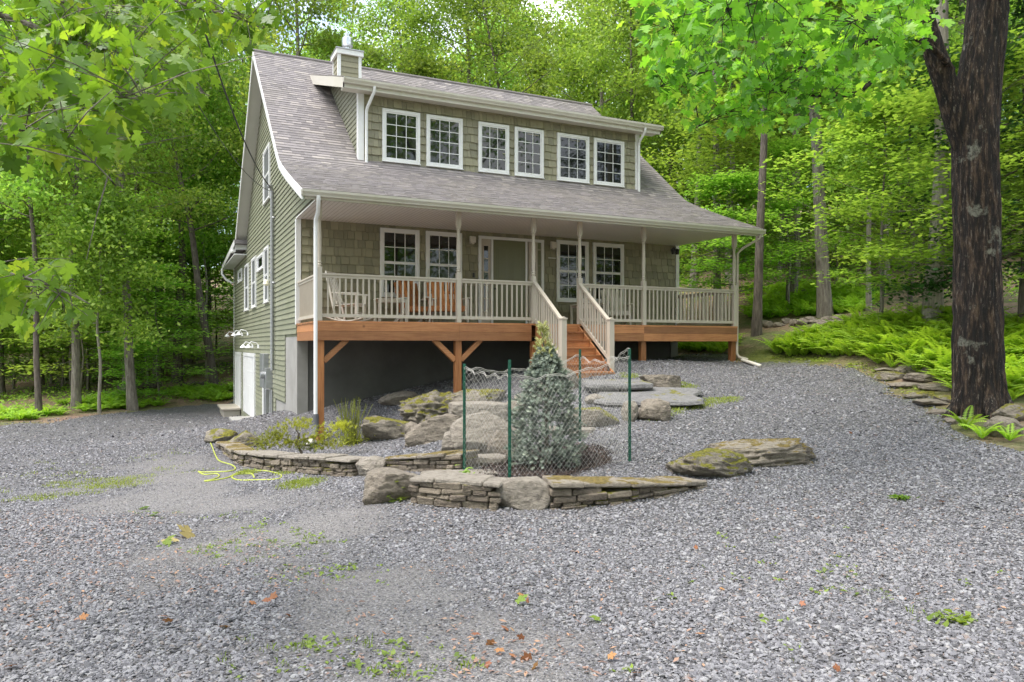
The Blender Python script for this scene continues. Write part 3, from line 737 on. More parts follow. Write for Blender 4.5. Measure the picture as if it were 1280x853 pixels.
# ================================================================== PORCH FURNITURE
def chair_rocking(loc, rz):
    t = thing('rocking_chair', loc, 'cream slatted rocking chair at the left end of the porch', 'rocking chair', rz=rz)
    for s in (-1, 1):
        b = MB(); b.tube([(s*.26, -.48+.1*i, .03+.10*((i-4.5)/4.5)**2) for i in range(10)], .018, 8); b.build('rocker', 'cream', t, smooth=True)
        b = MB(); b.beam((s*.26, -.26, .06), (s*.26, -.28, .62), .045, .045); b.build('leg', 'cream', t); b = MB(); b.beam((s*.25, .2, .06), (s*.24, .44, 1.12), .04, .045); b.build('leg', 'cream', t)
        b = MB(); b.beam((s*.29, -.36, .635), (s*.27, .28, .66), .075, .025); b.build('armrest', 'cream', t)
    b = MB()
    for k in range(6): b.box(-.25, -.3+k*.09, .41-.008*k, .25, -.3+k*.09+.075, .43-.008*k)
    b.box(-.26, -.3, .355, .26, -.275, .41); b.box(-.24, -.27, .2, .24, -.245, .225); b.build('seat', 'cream', t)
    b = MB()
    for k in range(5): b.beam((-.18+.09*k, .21, .42), (-.18+.09*k, .43, 1.08), .05, .016, up=(0, 1, 0))
    b.beam((-.26, .44, 1.1), (.26, .44, 1.1), .03, .09); b.beam((-.25, .2, .44), (.25, .2, .44), .03, .05); b.build('backrest', 'cream', t)
    return t
chair_rocking((.93, -1.25, 0), math.radians(55))
def side_table(loc, label):
    t = thing('side_table', loc, label, 'table')
    b = MB()
    for k in range(4): b.box(-.36, -.22+.11*k, .56, .36, -.22+.11*k+.104, .585)
    b.box(-.34, -.2, .5, .34, -.18, .56); b.box(-.34, .18, .5, .34, .2, .56); b.build('tabletop', 'cream', t)
    for x in (-.32, .32):
        for y in (-.19, .19): b = MB(); b.box(x-.025, y-.025, 0, x+.025, y+.025, .56); b.build('leg', 'cream', t)
    return t
side_table((2.0, -.85, 0), 'white slatted side table between the rocking chair and the orange chair')
def adirondack(loc, rz, mat, label, name='adirondack_chair', w=.3, leg='cream'):
    t = thing(name, loc, label, 'porch chair', rz=rz)
    b = MB()
    n = int(w*2/.095)
    for k in range(n):
        f = (k+.5)/n*2-1; h = .62+.2*math.cos(f*1.2)
        b.beam((f*w, .12, .30), (f*w*1.06, .44, .30+h), .085, .02, up=(0, 1, 0), t=rnd.random())
    b.beam((-w, .24, .5), (w, .24, .5), .025, .07); b.beam((-w, .36, .78), (w, .36, .78), .025, .06); b.build('backrest', mat, t)
    b = MB()
    for k in range(6): b.box(-w, -.36+k*.09, .40-.02*k, w, -.36+k*.09+.08, .42-.02*k, rnd.random())
    b.box(-w, -.385, .30, w, -.362, .415); b.build('seat', mat, t)
    for s in (-1, 1):
        b = MB(); b.beam((s*(w+.03), -.34, 0), (s*(w+.03), -.34, .6), .09, .03, up=(1, 0, 0)); b.build('leg', leg, t)
        b = MB(); b.beam((s*(w+.02), .42, 0), (s*(w+.02), -.36, .38), .03, .1); b.build('leg', leg, t)
        b = MB(); b.beam((s*(w+.06), -.42, .61), (s*(w+.06), .32, .61), .12, .022); b.build('armrest', leg, t)
    return t
adirondack((2.62, -.62, 0), math.radians(8), 'orange_wood', 'narrow orange wooden chair beside the white side table')
adirondack((3.28, -1.15, 0), math.radians(-12), 'orange_wood', 'wide orange slatted wooden chair behind the railing with its back up', w=.42)
adirondack((8.3, -.75, 0), math.radians(-20), 'cream', 'cream slatted porch chair near the right porch windows', name='slatted_chair')
b = MB(); 
side_table((7.45, -.6, 0), 'white slatted side table under the right porch windows')
# ================================================================== GROUND
GRAVEL_PX = [(0,531),(60,525.5),(150,514.5),(220,508.5),(292,502.5)]
gp = [hituv(*p) for p in GRAVEL_PX]
gp += [UV(-.0, 20), UV(2, 20), UV(2, 4), UV(10.9, 2.0), UV(11.6, -1.6)]
gp += [hituv(*p) for p in [(925,452),(960,450),(1000,454),(1060,463),(1100,476),(1150,500),(1195,526),(1230,546),(1275,566)]]
gp += [(9.0, 6.5), (10, -7), (-14, -8), (-26, 6), (-27, 17), (-19.5, 22)]
GPOLY = gp
def edge_dist(u, v, poly):
    u = np.asarray(u, float); v = np.asarray(v, float); d = np.full(u.shape, 1e9); n = len(poly)
    for i in range(n):
        x0, y0 = poly[i]; x1, y1 = poly[(i+1) % n]; dx, dy = x1-x0, y1-y0
        t = np.clip(((u-x0)*dx+(v-y0)*dy)/(dx*dx+dy*dy+1e-9), 0, 1)
        d = np.minimum(d, np.hypot(u-x0-t*dx, v-y0-t*dy))
    return np.where(inpoly(u, v, poly), d, -d)
def soft(u, v, poly, w, ns=1.2, na=.5):
    d = edge_dist(u, v, poly) + (vnoise(u, v, ns, 3)-.5)*2*na*w + (vnoise(u, v, ns*3.1, 5)-.5)*na*w
    return np.clip(.5+d/w, 0, 1)
FINES = [hituv(*p) for p in [(120,600),(200,575),(262,585),(300,612),(345,650),(420,690),(530,728),(610,785),(690,850)]]+[(.5, 2.0), (-1.3, 2.0)]+[hituv(*p) for p in [(330,850),(290,760),(240,690),(190,650)]]
FINES2 = [hituv(*p) for p in [(160,640),(250,610),(330,650),(300,680),(220,670)]]
MULCH = [hituv(*p) for p in [(588,596),(640,612),(690,606),(765,580),(770,566),(742,556),(700,556),(620,572)]]
MOSS = [hituv(*p) for p in [(930,452),(1000,452),(1060,462),(1110,480),(1160,508),(1190,530),(1205,540),(1200,520),(1150,488),(1100,466),(1040,448),(1000,440),(960,436),(930,436)]]
def masks(u, v):
    return soft(u, v, FINES, 1.3, 1.1, .8), soft(u, v, MULCH, .15, 3), soft(u, v, MOSS, .5, 1.5)
def lines(a, b, fine, c0, c1, coarse):
    l = list(np.arange(a, c0, coarse))+list(np.arange(c0, c1, fine))+list(np.arange(c1, b+.01, coarse)); return np.array(l)
LU = lines(-60, 60, .2, -16, 16, 1.0); LV = np.concatenate([np.arange(-20, 0, 1.0), np.arange(0, 24, .2), np.arange(24, 40, .5), np.arange(40, 110.1, 1.25)])
Ug, Vg = np.meshgrid(LU, LV); Zg = huv(Ug, Vg)
def sheet(name, mat, keep=None, dz=0.0):
    Xg = CX+Ug*ca+Vg*sa; Yg = CY-Ug*sa+Vg*ca
    nu, nv = len(LU), len(LV); idx = np.arange(nu*nv).reshape(nv, nu)
    Fc = np.stack([idx[:-1, :-1], idx[:-1, 1:], idx[1:, 1:], idx[1:, :-1]], -1).reshape(-1, 4)
    V = np.stack([Xg, Yg, Zg+dz], -1).reshape(-1, 3)
    uu, vv = Ug.ravel(), Vg.ravel()
    if keep is not None:
        k = keep(uu, vv); Fc = Fc[k[Fc].all(1)]
        used, inv = np.unique(Fc, return_inverse=True); V = V[used]; Fc = inv.reshape(-1, 4); uu, vv = uu[used], vv[used]
    o = npmesh(name, V, Fc, None, mat, smooth=True)
    for nm, a in zip(('fines', 'mulch', 'moss'), masks(uu, vv)):
        at_ = o.data.attributes.new(nm, 'FLOAT', 'POINT'); at_.data.foreach_set('value', np.ascontiguousarray(a, np.float32))
    return tag(o, kind='structure')
m, nt_, bs = newmat('forest_floor'); p_ = pos(nt_)
n1 = noi(nt_, p_, .8, 6, .7); n2 = noi(nt_, p_, 9, 6, .8); n3 = noi(nt_, p_, .22, 4, .6)
c = ramp(nt_, n2, [(.3, (.10, .065, .045)), (.5, (.30, .19, .135)), (.7, (.46, .32, .24))])
c = mixc(nt_, ramp(nt_, mathn(nt_, 'ADD', mathn(nt_, 'MULTIPLY', n1, .6), mathn(nt_, 'MULTIPLY', n3, .5)), [(.50, (0, 0, 0)), (.64, (.75, .75, .75))]), c, ramp(nt_, n2, [(.3, (.04, .075, .012)), (.7, (.12, .19, .03))]))
c = mixc(nt_, attr(nt_, 'moss'), c, ramp(nt_, n2, [(.3, (.05, .07, .012)), (.55, (.15, .17, .03)), (.75, (.22, .19, .07))]))
nt_.links.new(c, bs.inputs['Base Color']); bs.inputs['Roughness'].default_value = .95; bump(nt_, bs, n2, 1.0, .08); M['floor'] = m
m, nt_, bs = newmat('gravel_bed'); p_ = pos(nt_)
v1 = N(nt_, 'ShaderNodeTexVoronoi'); v1.inputs['Scale'].default_value = 34; nt_.links.new(p_, v1.inputs['Vector'])
v2 = N(nt_, 'ShaderNodeTexVoronoi'); v2.inputs['Scale'].default_value = 85; nt_.links.new(p_, v2.inputs['Vector'])
sp = nt_.nodes.new('ShaderNodeSeparateColor'); nt_.links.new(v1.outputs['Color'], sp.inputs[0])
sp2 = nt_.nodes.new('ShaderNodeSeparateColor'); nt_.links.new(v2.outputs['Color'], sp2.inputs[0])
g1 = ramp(nt_, sp.outputs[0], [(0, (.035, .035, .04)), (.5, (.12, .117, .128)), (.85, (.20, .195, .205)), (1, (.31, .30, .30))])
g1 = mixc(nt_, ramp(nt_, v1.outputs['Distance'], [(.35, (0, 0, 0)), (.75, (.85, .85, .85))]), g1, (.035, .035, .035))
g2 = ramp(nt_, sp2.outputs[0], [(0, (.07, .066, .066)), (.5, (.165, .157, .155)), (1, (.28, .265, .26))])
big = noi(nt_, p_, .7, 5, .65)
c = mixc(nt_, attr(nt_, 'fines'), g1, g2)
c = mixc(nt_, ramp(nt_, big, [(.35, (0, 0, 0)), (.7, (.35, .35, .35))]), c, (.155, .138, .13))
mul = ramp(nt_, noi(nt_, p_, 40, 5, .8), [(.3, (.012, .009, .009)), (.6, (.05, .034, .030)), (.8, (.10, .072, .06))])
c = mixc(nt_, attr(nt_, 'mulch'), c, mul)
mo = noi(nt_, p_, 3, 6, .7)
c = mixc(nt_, mathn(nt_, 'MULTIPLY', attr(nt_, 'moss'), ramp(nt_, mo, [(.35, (0, 0, 0)), (.6, (.9, .9, .9))])), c, (.12, .15, .03))
nt_.links.new(c, bs.inputs['Base Color']); bs.inputs['Roughness'].default_value = .85
bump(nt_, bs, mathn(nt_, 'SUBTRACT', 1.0, v1.outputs['Distance']), .9, .02); M['gravel_bed'] = m
sheet('ground', 'floor')
sheet('driveway', 'gravel_bed', lambda u, v: edge_dist(u, v, GPOLY)+(vnoise(u, v, 1.3, 2)-.5)*.6 > 0, .012)
# ---- loose stones (nobody could count them): points with attributes, instanced by geometry nodes
def stone_proto(seed):
    r = random.Random(seed); bm = bmesh.new(); bmesh.ops.create_icosphere(bm, subdivisions=1, radius=1)
    ns = [(Vector((r.gauss(0, 1), r.gauss(0, 1), r.gauss(0, 1))).normalized(), r.uniform(.45, .8)) for _ in range(7)]
    for v in bm.verts:
        for n_, d in ns:
            e = v.co.dot(n_)-d
            if e > 0: v.co -= n_*e
        v.co *= r.uniform(.85, 1.1)
    me = bpy.data.meshes.new('stone_chip'); bm.to_mesh(me); bm.free(); me.materials.append(M['chip'])
    return bpy.data.objects.new('stone_chip', me)
m, nt_, bs = newmat('stone_chip'); oi = nt_.nodes.new('ShaderNodeObjectInfo')
c = ramp(nt_, oi.outputs['Random'], [(0, (.05, .05, .056)), (.22, (.12, .117, .129)), (.5, (.205, .20, .218)), (.78, (.29, .285, .30)), (.92, (.38, .375, .38)), (.96, (.20, .14, .115)), (1, (.36, .34, .32))])
p_ = pos(nt_); c = mixc(nt_, .3, c, ramp(nt_, noi(nt_, p_, 2.5, 5, .7), [(.3, (.04, .04, .045)), (.7, (.23, .22, .235))]))
nt_.links.new(c, bs.inputs['Base Color']); bs.inputs['Roughness'].default_value = .7; M['chip'] = m
def frustum_pts(n, v0, v1, r, pad=.26):
    v = np.sqrt(r.uniform(v0*v0, v1*v1, n)); u = r.uniform(-1, 1, n)*(.694+pad)*v; return u, v
def gravel():
    r = np.random.default_rng(5); Us, Vs, Ss = [], [], []
    for n, v0, v1, s0, s1 in ((22000, 2.2, 3.6, .006, .0155), (135000, 3.2, 6.5, .0065, .0165), (145000, 6.5, 11, .009, .019), (86000, 11, 18, .013, .024), (36000, 18, 30, .018, .034)):
        u, v = frustum_pts(n, v0, v1, r); Us.append(u); Vs.append(v); Ss.append(r.uniform(s0, s1, n)*np.exp(r.normal(0, .22, n)))
    u = np.concatenate(Us); v = np.concatenate(Vs); s = np.concatenate(Ss)
    f, mu, mo = masks(u, v)
    keep = edge_dist(u, v, GPOLY)+(vnoise(u, v, 1.3, 2)-.5)*.6 > -.05
    x = CX+u*ca+v*sa; y = CY-u*sa+v*ca
    keep &= ~((x > -.02) & (x < 11.02) & (y > 0.0) & (y < 16.6))
    keep &= r.uniform(0, 1, len(u)) > np.clip(f*.62, 0, .62)
    keep &= r.uniform(0, 1, len(u)) > mu*.97
    keep &= r.uniform(0, 1, len(u)) > mo*.6
    keep &= r.uniform(0, 1, len(u)) < .55+.9*vnoise(u, v, .9, 8)
    s = s*(1-.52*f)
    u, v, s, x, y = u[keep], v[keep], s[keep], x[keep], y[keep]; n = len(u)
    z = huv(u, v)+.012+s*.18
    me = bpy.data.meshes.new('gravel'); me.vertices.add(n); me.vertices.foreach_set('co', np.stack([x, y, z], 1).astype(np.float32).ravel())
    sc = np.stack([s*r.uniform(.8, 1.5, n), s*r.uniform(.6, 1.1, n), s*r.uniform(.28, .65, n)], 1)
    rot = np.stack([r.normal(0, .38, n), r.normal(0, .38, n), r.uniform(0, 6.28, n)], 1)
    for nm, a, t in (('scl', sc, 'FLOAT_VECTOR'), ('rot', rot, 'FLOAT_VECTOR')):
        at_ = me.attributes.new(nm, t, 'POINT'); at_.data.foreach_set('vector', a.astype(np.float32).ravel())
    o = bpy.data.objects.new('gravel', me); COL.objects.link(o); tag(o, kind='stuff')
    ng = bpy.data.node_groups.new('scatter_chips', 'GeometryNodeTree')
    ng.interface.new_socket('Geometry', in_out='INPUT', socket_type='NodeSocketGeometry'); ng.interface.new_socket('Geometry', in_out='OUTPUT', socket_type='NodeSocketGeometry')
    gi = ng.nodes.new('NodeGroupInput'); go = ng.nodes.new('NodeGroupOutput'); ip = ng.nodes.new('GeometryNodeInstanceOnPoints'); g2i = ng.nodes.new('GeometryNodeGeometryToInstance')
    for k in range(5):
        q = ng.nodes.new('GeometryNodeObjectInfo'); q.inputs['Object'].default_value = stone_proto(40+k); ng.links.new(q.outputs['Geometry'], g2i.inputs[0])
    for nm, sock in (('scl', 'Scale'), ('rot', 'Rotation')):
        q = ng.nodes.new('GeometryNodeInputNamedAttribute'); q.data_type = 'FLOAT_VECTOR'; q.inputs['Name'].default_value = nm; ng.links.new(q.outputs['Attribute'], ip.inputs[sock])
    ip.inputs['Pick Instance'].default_value = True
    ng.links.new(gi.outputs[0], ip.inputs['Points']); ng.links.new(g2i.outputs[0], ip.inputs['Instance']); ng.links.new(ip.outputs[0], go.inputs[0])
    md = o.modifiers.new('scatter', 'NODES'); md.node_group = ng
gravel()
# ================================================================== ROCKS AND WALLS
ROT = Matrix.Rotation(-YAW, 3, 'Z')
def rock(px, py, wpx, hpx, label, seed, mat='rock', depth=.7, boxy=1.0, rz=0, cuts=10, rough=.06, name='boulder', tilt=0, sink=.18, lift=0, group=None, strata=0, cat='rock'):
    p, v = hit(px, py); r = random.Random(seed)
    w = wpx*1.12/F*v; dp = w*depth; h = max(.05, hpx*1.2/F*v - .13*dp)
    bm = bmesh.new(); bmesh.ops.create_icosphere(bm, subdivisions=5, radius=1)
    ns = [(Vector((r.gauss(0, 1), r.gauss(0, 1), r.gauss(0, .8))).normalized(), r.uniform(.62, .9)) for _ in range(cuts)]
    off = Vector((r.uniform(0, 50), r.uniform(0, 50), r.uniform(0, 50)))
    for q in bm.verts:
        c = q.co
        if boxy != 1.0:
            c = Vector([math.copysign(abs(t)**boxy, t) for t in c]); mxx = max(abs(t) for t in c); c = c*(1/ max(mxx, 1e-4))*.5+c*.5 if boxy < .8 else c
        for n_, d in ns:
            e = c.dot(n_)-d
            if e > 0: c = c-n_*(e*.9)
        nz = mnoise.fractal(c*2.2+off, 1.0, 2.1, 5)*rough + mnoise.fractal(c*6+off, .9, 2.0, 4)*rough*.8 - abs(mnoise.noise(c*3.1+off))*rough*.9
        c = c*(1+nz)
        if strata:
            zz = c.z*strata+mnoise.noise(c*1.5+off)*.8; fr = zz-math.floor(zz)
            c = Vector((c.x*(1-.10*(1-fr)), c.y*(1-.12*(1-fr)), c.z))
        q.co = c
    lo = [min(q.co[i] for q in bm.verts) for i in range(3)]; hi = [max(q.co[i] for q in bm.verts) for i in range(3)]
    T = Matrix.Rotation(tilt, 3, 'Y'); R = ROT @ Matrix.Rotation(rz, 3, 'Z')
    for q in bm.verts:
        c = Vector(((q.co.x-lo[0])/(hi[0]-lo[0])-.5, (q.co.y-lo[1])/(hi[1]-lo[1])-.5, (q.co.z-lo[2])/(hi[2]-lo[2])))
        c = Vector((c.x*w, c.y*dp, (c.z-sink)*h/(1-sink))); c = T @ c; q.co = R @ c
    me = bpy.data.meshes.new(name); bm.to_mesh(me); bm.free(); me.shade_smooth(); me.materials.append(M[mat])
    o = bpy.data.objects.new(name, me); COL.objects.link(o)
    x, y = p.x+sa*dp*.5, p.y+ca*dp*.5
    o.location = (x, y, p.z+lift); tag(o, label, cat, group); return o
rock(488, 632, 68, 42, 'large flat-topped grey boulder ending the front stone wall', 1, 'rock', 1.0, .7, rough=.05)
rock(462, 597, 40, 24, 'small rounded boulder sitting between the two garden walls', 2, 'rock_pale', .8)
rock(652, 640, 72, 40, 'pale tan boulder set between two stretches of front wall', 3, 'rock_pale', .7, .85, rough=.04)
rock(897, 603, 104, 40, 'mossy boulder with a sloped face at the end of the front wall', 4, 'rock_moss', .75, .8, tilt=.08, rough=.10)
rock(968, 586, 130, 35, 'long low weathered layered rock with brown moss on the gravel', 5, 'rock_strata', .55, .75, tilt=-.05, rough=.11, strata=4, rz=.15)
rock(498, 509, 52, 20, 'brown rock lying against the concrete foundation', 6, 'rock', .6)
rock(538, 534, 84, 44, 'rough rock pile thick with golden green moss', 7, 'rock_moss', .8, 1.0, rough=.2, lift=.02)
rock(484, 553, 66, 30, 'long rock with mossy top edging the lower gravel bed', 8, 'rock_moss', .55, .7)
rock(543, 554, 70, 33, 'blocky rock under the mossy rock pile', 9, 'rock', .5, .6)
rock(598, 537, 72, 30, 'rectangular tan stone block under the mossy ledge', 10, 'rock_pale', .5, .5, cuts=4, rough=.03, lift=.04)
rock(592, 516, 72, 24, 'mossy ledge stone behind the rectangular tan block', 11, 'rock_moss', .6, .7, lift=.1)
rock(612, 572, 78, 52, 'large smooth slanting pale boulder behind the wire fence', 12, 'rock_pale', .55, .8, tilt=-.2, cuts=6, rough=.03)
rock(517, 549, 24, 20, 'small rough stone wedged left of the blocky rock', 271, 'rock', .8)
rock(577, 556, 26, 26, 'small tan stone filling the gap by the slanting boulder', 272, 'rock_pale', .8)
rock(526, 520, 40, 22, 'grey stone leaning on the mossy rock pile', 273, 'rock', .7)
rock(643, 522, 36, 20, 'low grey stone above the slanting boulder', 274, 'rock', .7)
rock(540, 548, 20, 12, 'little mossy chip of stone under the mossy pile', 275, 'rock_moss', .8)
rock(563, 568, 24, 26, 'small upright rounded rock beside the slanting boulder', 13, 'rock_pale', .8)
rock(628, 576, 36, 34, 'squarish grey rock next to the blue spruce', 14, 'rock', .8, .6)
rock(745, 537, 60, 26, 'low mossy rock behind the back green post', 15, 'rock_moss', .6, .7)
rock(789, 529, 20, 25, 'rounded grey rock between the mossy rock and the slabs', 16, 'rock_pale', .9)
rock(819, 528, 38, 28, 'brown streaked boulder at the corner of the stone slabs', 17, 'rock', .8, .8)
rock(829, 486, 46, 18, 'dark wedge of rock on the gravel near the stair', 18, 'rock', .6, .6)
rock(745, 507, 24, 14, 'small pale rock under the lower slab', 19, 'rock_pale', .8)
rock(700, 492, 50, 36, 'grey boulder beside the bottom of the porch stair', 20, 'rock', .7, .8)
rock(668, 508, 46, 22, 'low grey boulder hidden partly by the blue spruce', 21, 'rock_pale', .7)
rock(1268, 548, 40, 26, 'grey rock at the foot of the big forked tree', 22, 'rock', .9)
rock(1275, 528, 34, 22, 'mossy rock behind the foot of the big forked tree', 23, 'rock_moss', .9)
rock(270, 555, 36, 18, 'dark mossy rock at the far tip of the lower garden wall', 24, 'rock_moss', .8)
rock(300, 562, 40, 22, 'dark mossy rock behind the dwarf pine bed', 25, 'rock_moss', .7)
rock(560, 596, 20, 8, 'flat grey stone beside the front green post', 261, 'rock_pale', .8)
def slab(px, py, wpx, th, label, seed, depth=.6, rz=0, lift=.0, tilt=0, pitch=0, name='stone_slab', mat='slab', cat='slab'):
    p, v = hit(px, py); r = random.Random(seed); w = wpx/F*v; d = w*depth
    n = 26; pts = []
    for k in range(n):
        a = 2*PI*k/n; e = 7.0
        cx_, cy_ = math.cos(a), math.sin(a); q = (abs(cx_)**e+abs(cy_)**e)**(-1/e)
        q *= 1+.22*mnoise.noise(Vector((cx_*1.4+seed, cy_*1.4, 0)))+r.uniform(-.015, .015); pts.append((cx_*q*w/2, cy_*q*d/2))
    b = MB(); R = ROT @ Matrix.Rotation(rz, 3, 'Z') @ Matrix.Rotation(tilt, 3, 'Y') @ Matrix.Rotation(pitch, 3, 'X')
    rings = [(0, .94), (.35*th, 1.0), (.8*th, .985), (th, .96)]
    o = 0
    for z, s in rings:
        for x, y in pts: b.v.append(tuple(R @ Vector((x*s+r.uniform(-.006, .006), y*s+r.uniform(-.006, .006), z+r.uniform(-.003, .003)))))
    for i in range(3):
        for k in range(n): b.f.append([i*n+k, i*n+(k+1) % n, (i+1)*n+(k+1) % n, (i+1)*n+k]); b.t.append(.5)
    b.f.append(list(range(3*n, 4*n))); b.t.append(.5); b.f.append(list(range(n))[::-1]); b.t.append(.5)
    ob = b.build(name, mat); ob.location = (p.x+sa*d*.5, p.y+ca*d*.5, p.z+lift); return tag(ob, label, cat)
slab(776, 494, 84, .10, 'upper grey bluestone slab just below the porch stair', 31, .8, lift=.12, pitch=.05)
slab(818, 511, 146, .08, 'wide lower grey bluestone slab with mossy right edge', 32, .85, rz=-.12, lift=.12, pitch=.10)
slab(600, 585, 62, .09, 'pale flat step stone inside the wire fence corner', 33, .6, rz=.3, lift=.03, mat='rock_pale')
slab(572, 602, 96, .05, 'thin flat paving stone behind the front wall', 34, .4, rz=.15, lift=.03, mat='rock_pale')
slab(715, 545, 60, .10, 'half buried pale stone step beside the mossy rock', 35, .5, rz=-.3, lift=.0, mat='rock_pale')
def wall(pts, label, seed, mats=('wallstone', 'wallstone2'), thick=.34, moss=True):
    r = random.Random(seed); P = []; 
    for px, py, h in pts:
        p, v = hit(px, py); P.append((p, h))
    S = [0]
    for (p, _), (q, _) in zip(P, P[1:]): S.append(S[-1]+(q-p).length)
    def A(s):
        s = max(0, min(s, S[-1]-1e-6))
        for i in range(len(S)-1):
            if s <= S[i+1]:
                t = (s-S[i])/(S[i+1]-S[i]); p = P[i][0].lerp(P[i+1][0], t); return p, P[i][1]+(P[i+1][1]-P[i][1])*t, (P[i+1][0]-P[i][0])
    b = MB(); L = S[-1]
    z = -.06; course = 0
    while z < .6:
        hc = r.uniform(.045, .085); s = -r.uniform(0, .2); any_ = False
        while s < L:
            ln = r.uniform(.10, .36); s0, s1 = max(0, s), min(L, s+ln); s += ln
            if s1-s0 < .04: continue
            p0, h0, d = A(s0); p1, h1, _ = A(s1); hh = (h0+h1)/2-.05
            if z+hc*.6 > hh: continue
            any_ = True
            d2 = Vector((p1.x-p0.x, p1.y-p0.y, 0)); d2.normalize(); nrm = Vector((d2.y, -d2.x, 0))
            if nrm.y > 0 and abs(nrm.y) > .3: nrm = -nrm
            hcc = min(hc*r.uniform(.75, 1.15), hh-z+.01); g = .006
            j = lambda k=.018: r.uniform(-k, k)
            f0 = r.uniform(-.02, .03); a = p0+d2*g; c = p1-d2*g; bk = -nrm*thick
            zz = Vector((0, 0, 1))
            b.hexa([a+nrm*(f0+j())+zz*(z+j(.006)), c+nrm*(f0+j())+zz*(z+j(.006)), c+bk+zz*z, a+bk+zz*z,
                    a+nrm*(f0+j())+zz*(z+hcc+j(.01)), c+nrm*(f0+j())+zz*(z+hcc+j(.01)), c+bk+zz*(z+hcc), a+bk+zz*(z+hcc)], r.random())
        z += hc*.92; course += 1
        if not any_: break
    o = b.build('stone_wall', mats[0], bevel=.012); o.data.materials.append(M[mats[1]])
    rr = np.random.default_rng(seed)
    sel = np.repeat((rr.uniform(0, 1, len(b.t)//6+1) > .55).astype(np.int32), 6)[:len(b.f)]
    o.data.polygons.foreach_set('material_index', sel)
    # capping stones
    cb = MB(); s = 0
    while s < L-.05:
        ln = r.uniform(.3, .75); s1 = min(L, s+ln)
        if L-s1 < .15: s1 = L
        p0, h0, d = A(s+.004); p1, h1, _ = A(s1-.004); d2 = Vector((p1.x-p0.x, p1.y-p0.y, 0)); d2.normalize(); nrm = Vector((d2.y, -d2.x, 0))
        if nrm.y > 0 and abs(nrm.y) > .3: nrm = -nrm
        th = r.uniform(.035, .06); ff = r.uniform(.02, .06); zz = Vector((0, 0, 1)); bk = -nrm*(thick+r.uniform(0, .08))
        j = lambda k=.012: r.uniform(-k, k)
        cb.hexa([p0+nrm*(ff+j())+zz*(h0-.05), p1+nrm*(ff+j())+zz*(h1-.05), p1+bk+zz*(h1-.05), p0+bk+zz*(h0-.05),
                 p0+nrm*(ff-.01+j())+zz*(h0-.05+th+j(.006)), p1+nrm*(ff-.01+j())+zz*(h1-.05+th+j(.006)), p1+bk+zz*(h1-.05+th), p0+bk+zz*(h0-.05+th)], r.random())
        s = s1
    cb.build('capstone', 'rock_strata' if seed % 2 else 'rock_pale', o, bevel=.012)
    return tag(o, label, 'stone wall')
wall([(271,560,.14),(285,572,.2),(298,582,.24)], 'short end of the low curved garden wall near the yellow hose', 51)
wall([(300,583,.26),(340,590,.27),(385,594,.28),(440,598,.26)], 'low mossy dry stone wall in front of the dwarf pine bed', 52)
wall([(482,591,.22),(530,592,.24),(579,592,.27)], 'middle dry stone wall holding the pale gravel bed', 53)
wall([(512,632,.30),(560,637,.32),(626,641,.30)], 'front dry stone wall between the flat boulder and the tan boulder', 54)
wall([(688,640,.30),(760,634,.25),(830,623,.18),(882,610,.08)], 'front dry stone wall tapering down to the right, moss on top', 55)
# flat stones of the old bank wall on the right and the far stone row
rs = random.Random(77)
BANK = [(1128,474,40,12),(1142,486,36,10),(1165,478,44,14),(1158,498,40,11),(1185,490,40,12),(1176,508,44,11),(1196,503,36,10),(1190,520,38,10),(1150,466,40,12),(1178,466,36,12),(1205,530,30,9),(1115,466,26,8)]
for i, (px, py, w, h) in enumerate(BANK):
    rock(px, py, w, h, 'flat brown stone in the tumbled bank below the ferns', 100+i, 'rock' if i % 3 else 'rock_moss', .9, .7, name='bank_stone', cuts=8, group='flat stones tumbled down the bank by the big tree')
for i in range(16):
    px = 945+i*7+rs.uniform(-3, 3); py = 408-i*.3+rs.uniform(-2, 3)
    rock(px, py, rs.uniform(10, 18), rs.uniform(5, 9), 'dark stone in the old stone row among the woodland trees', 140+i, 'rock', .8, .8, name='row_stone', group='stones of the old row behind the ferns')
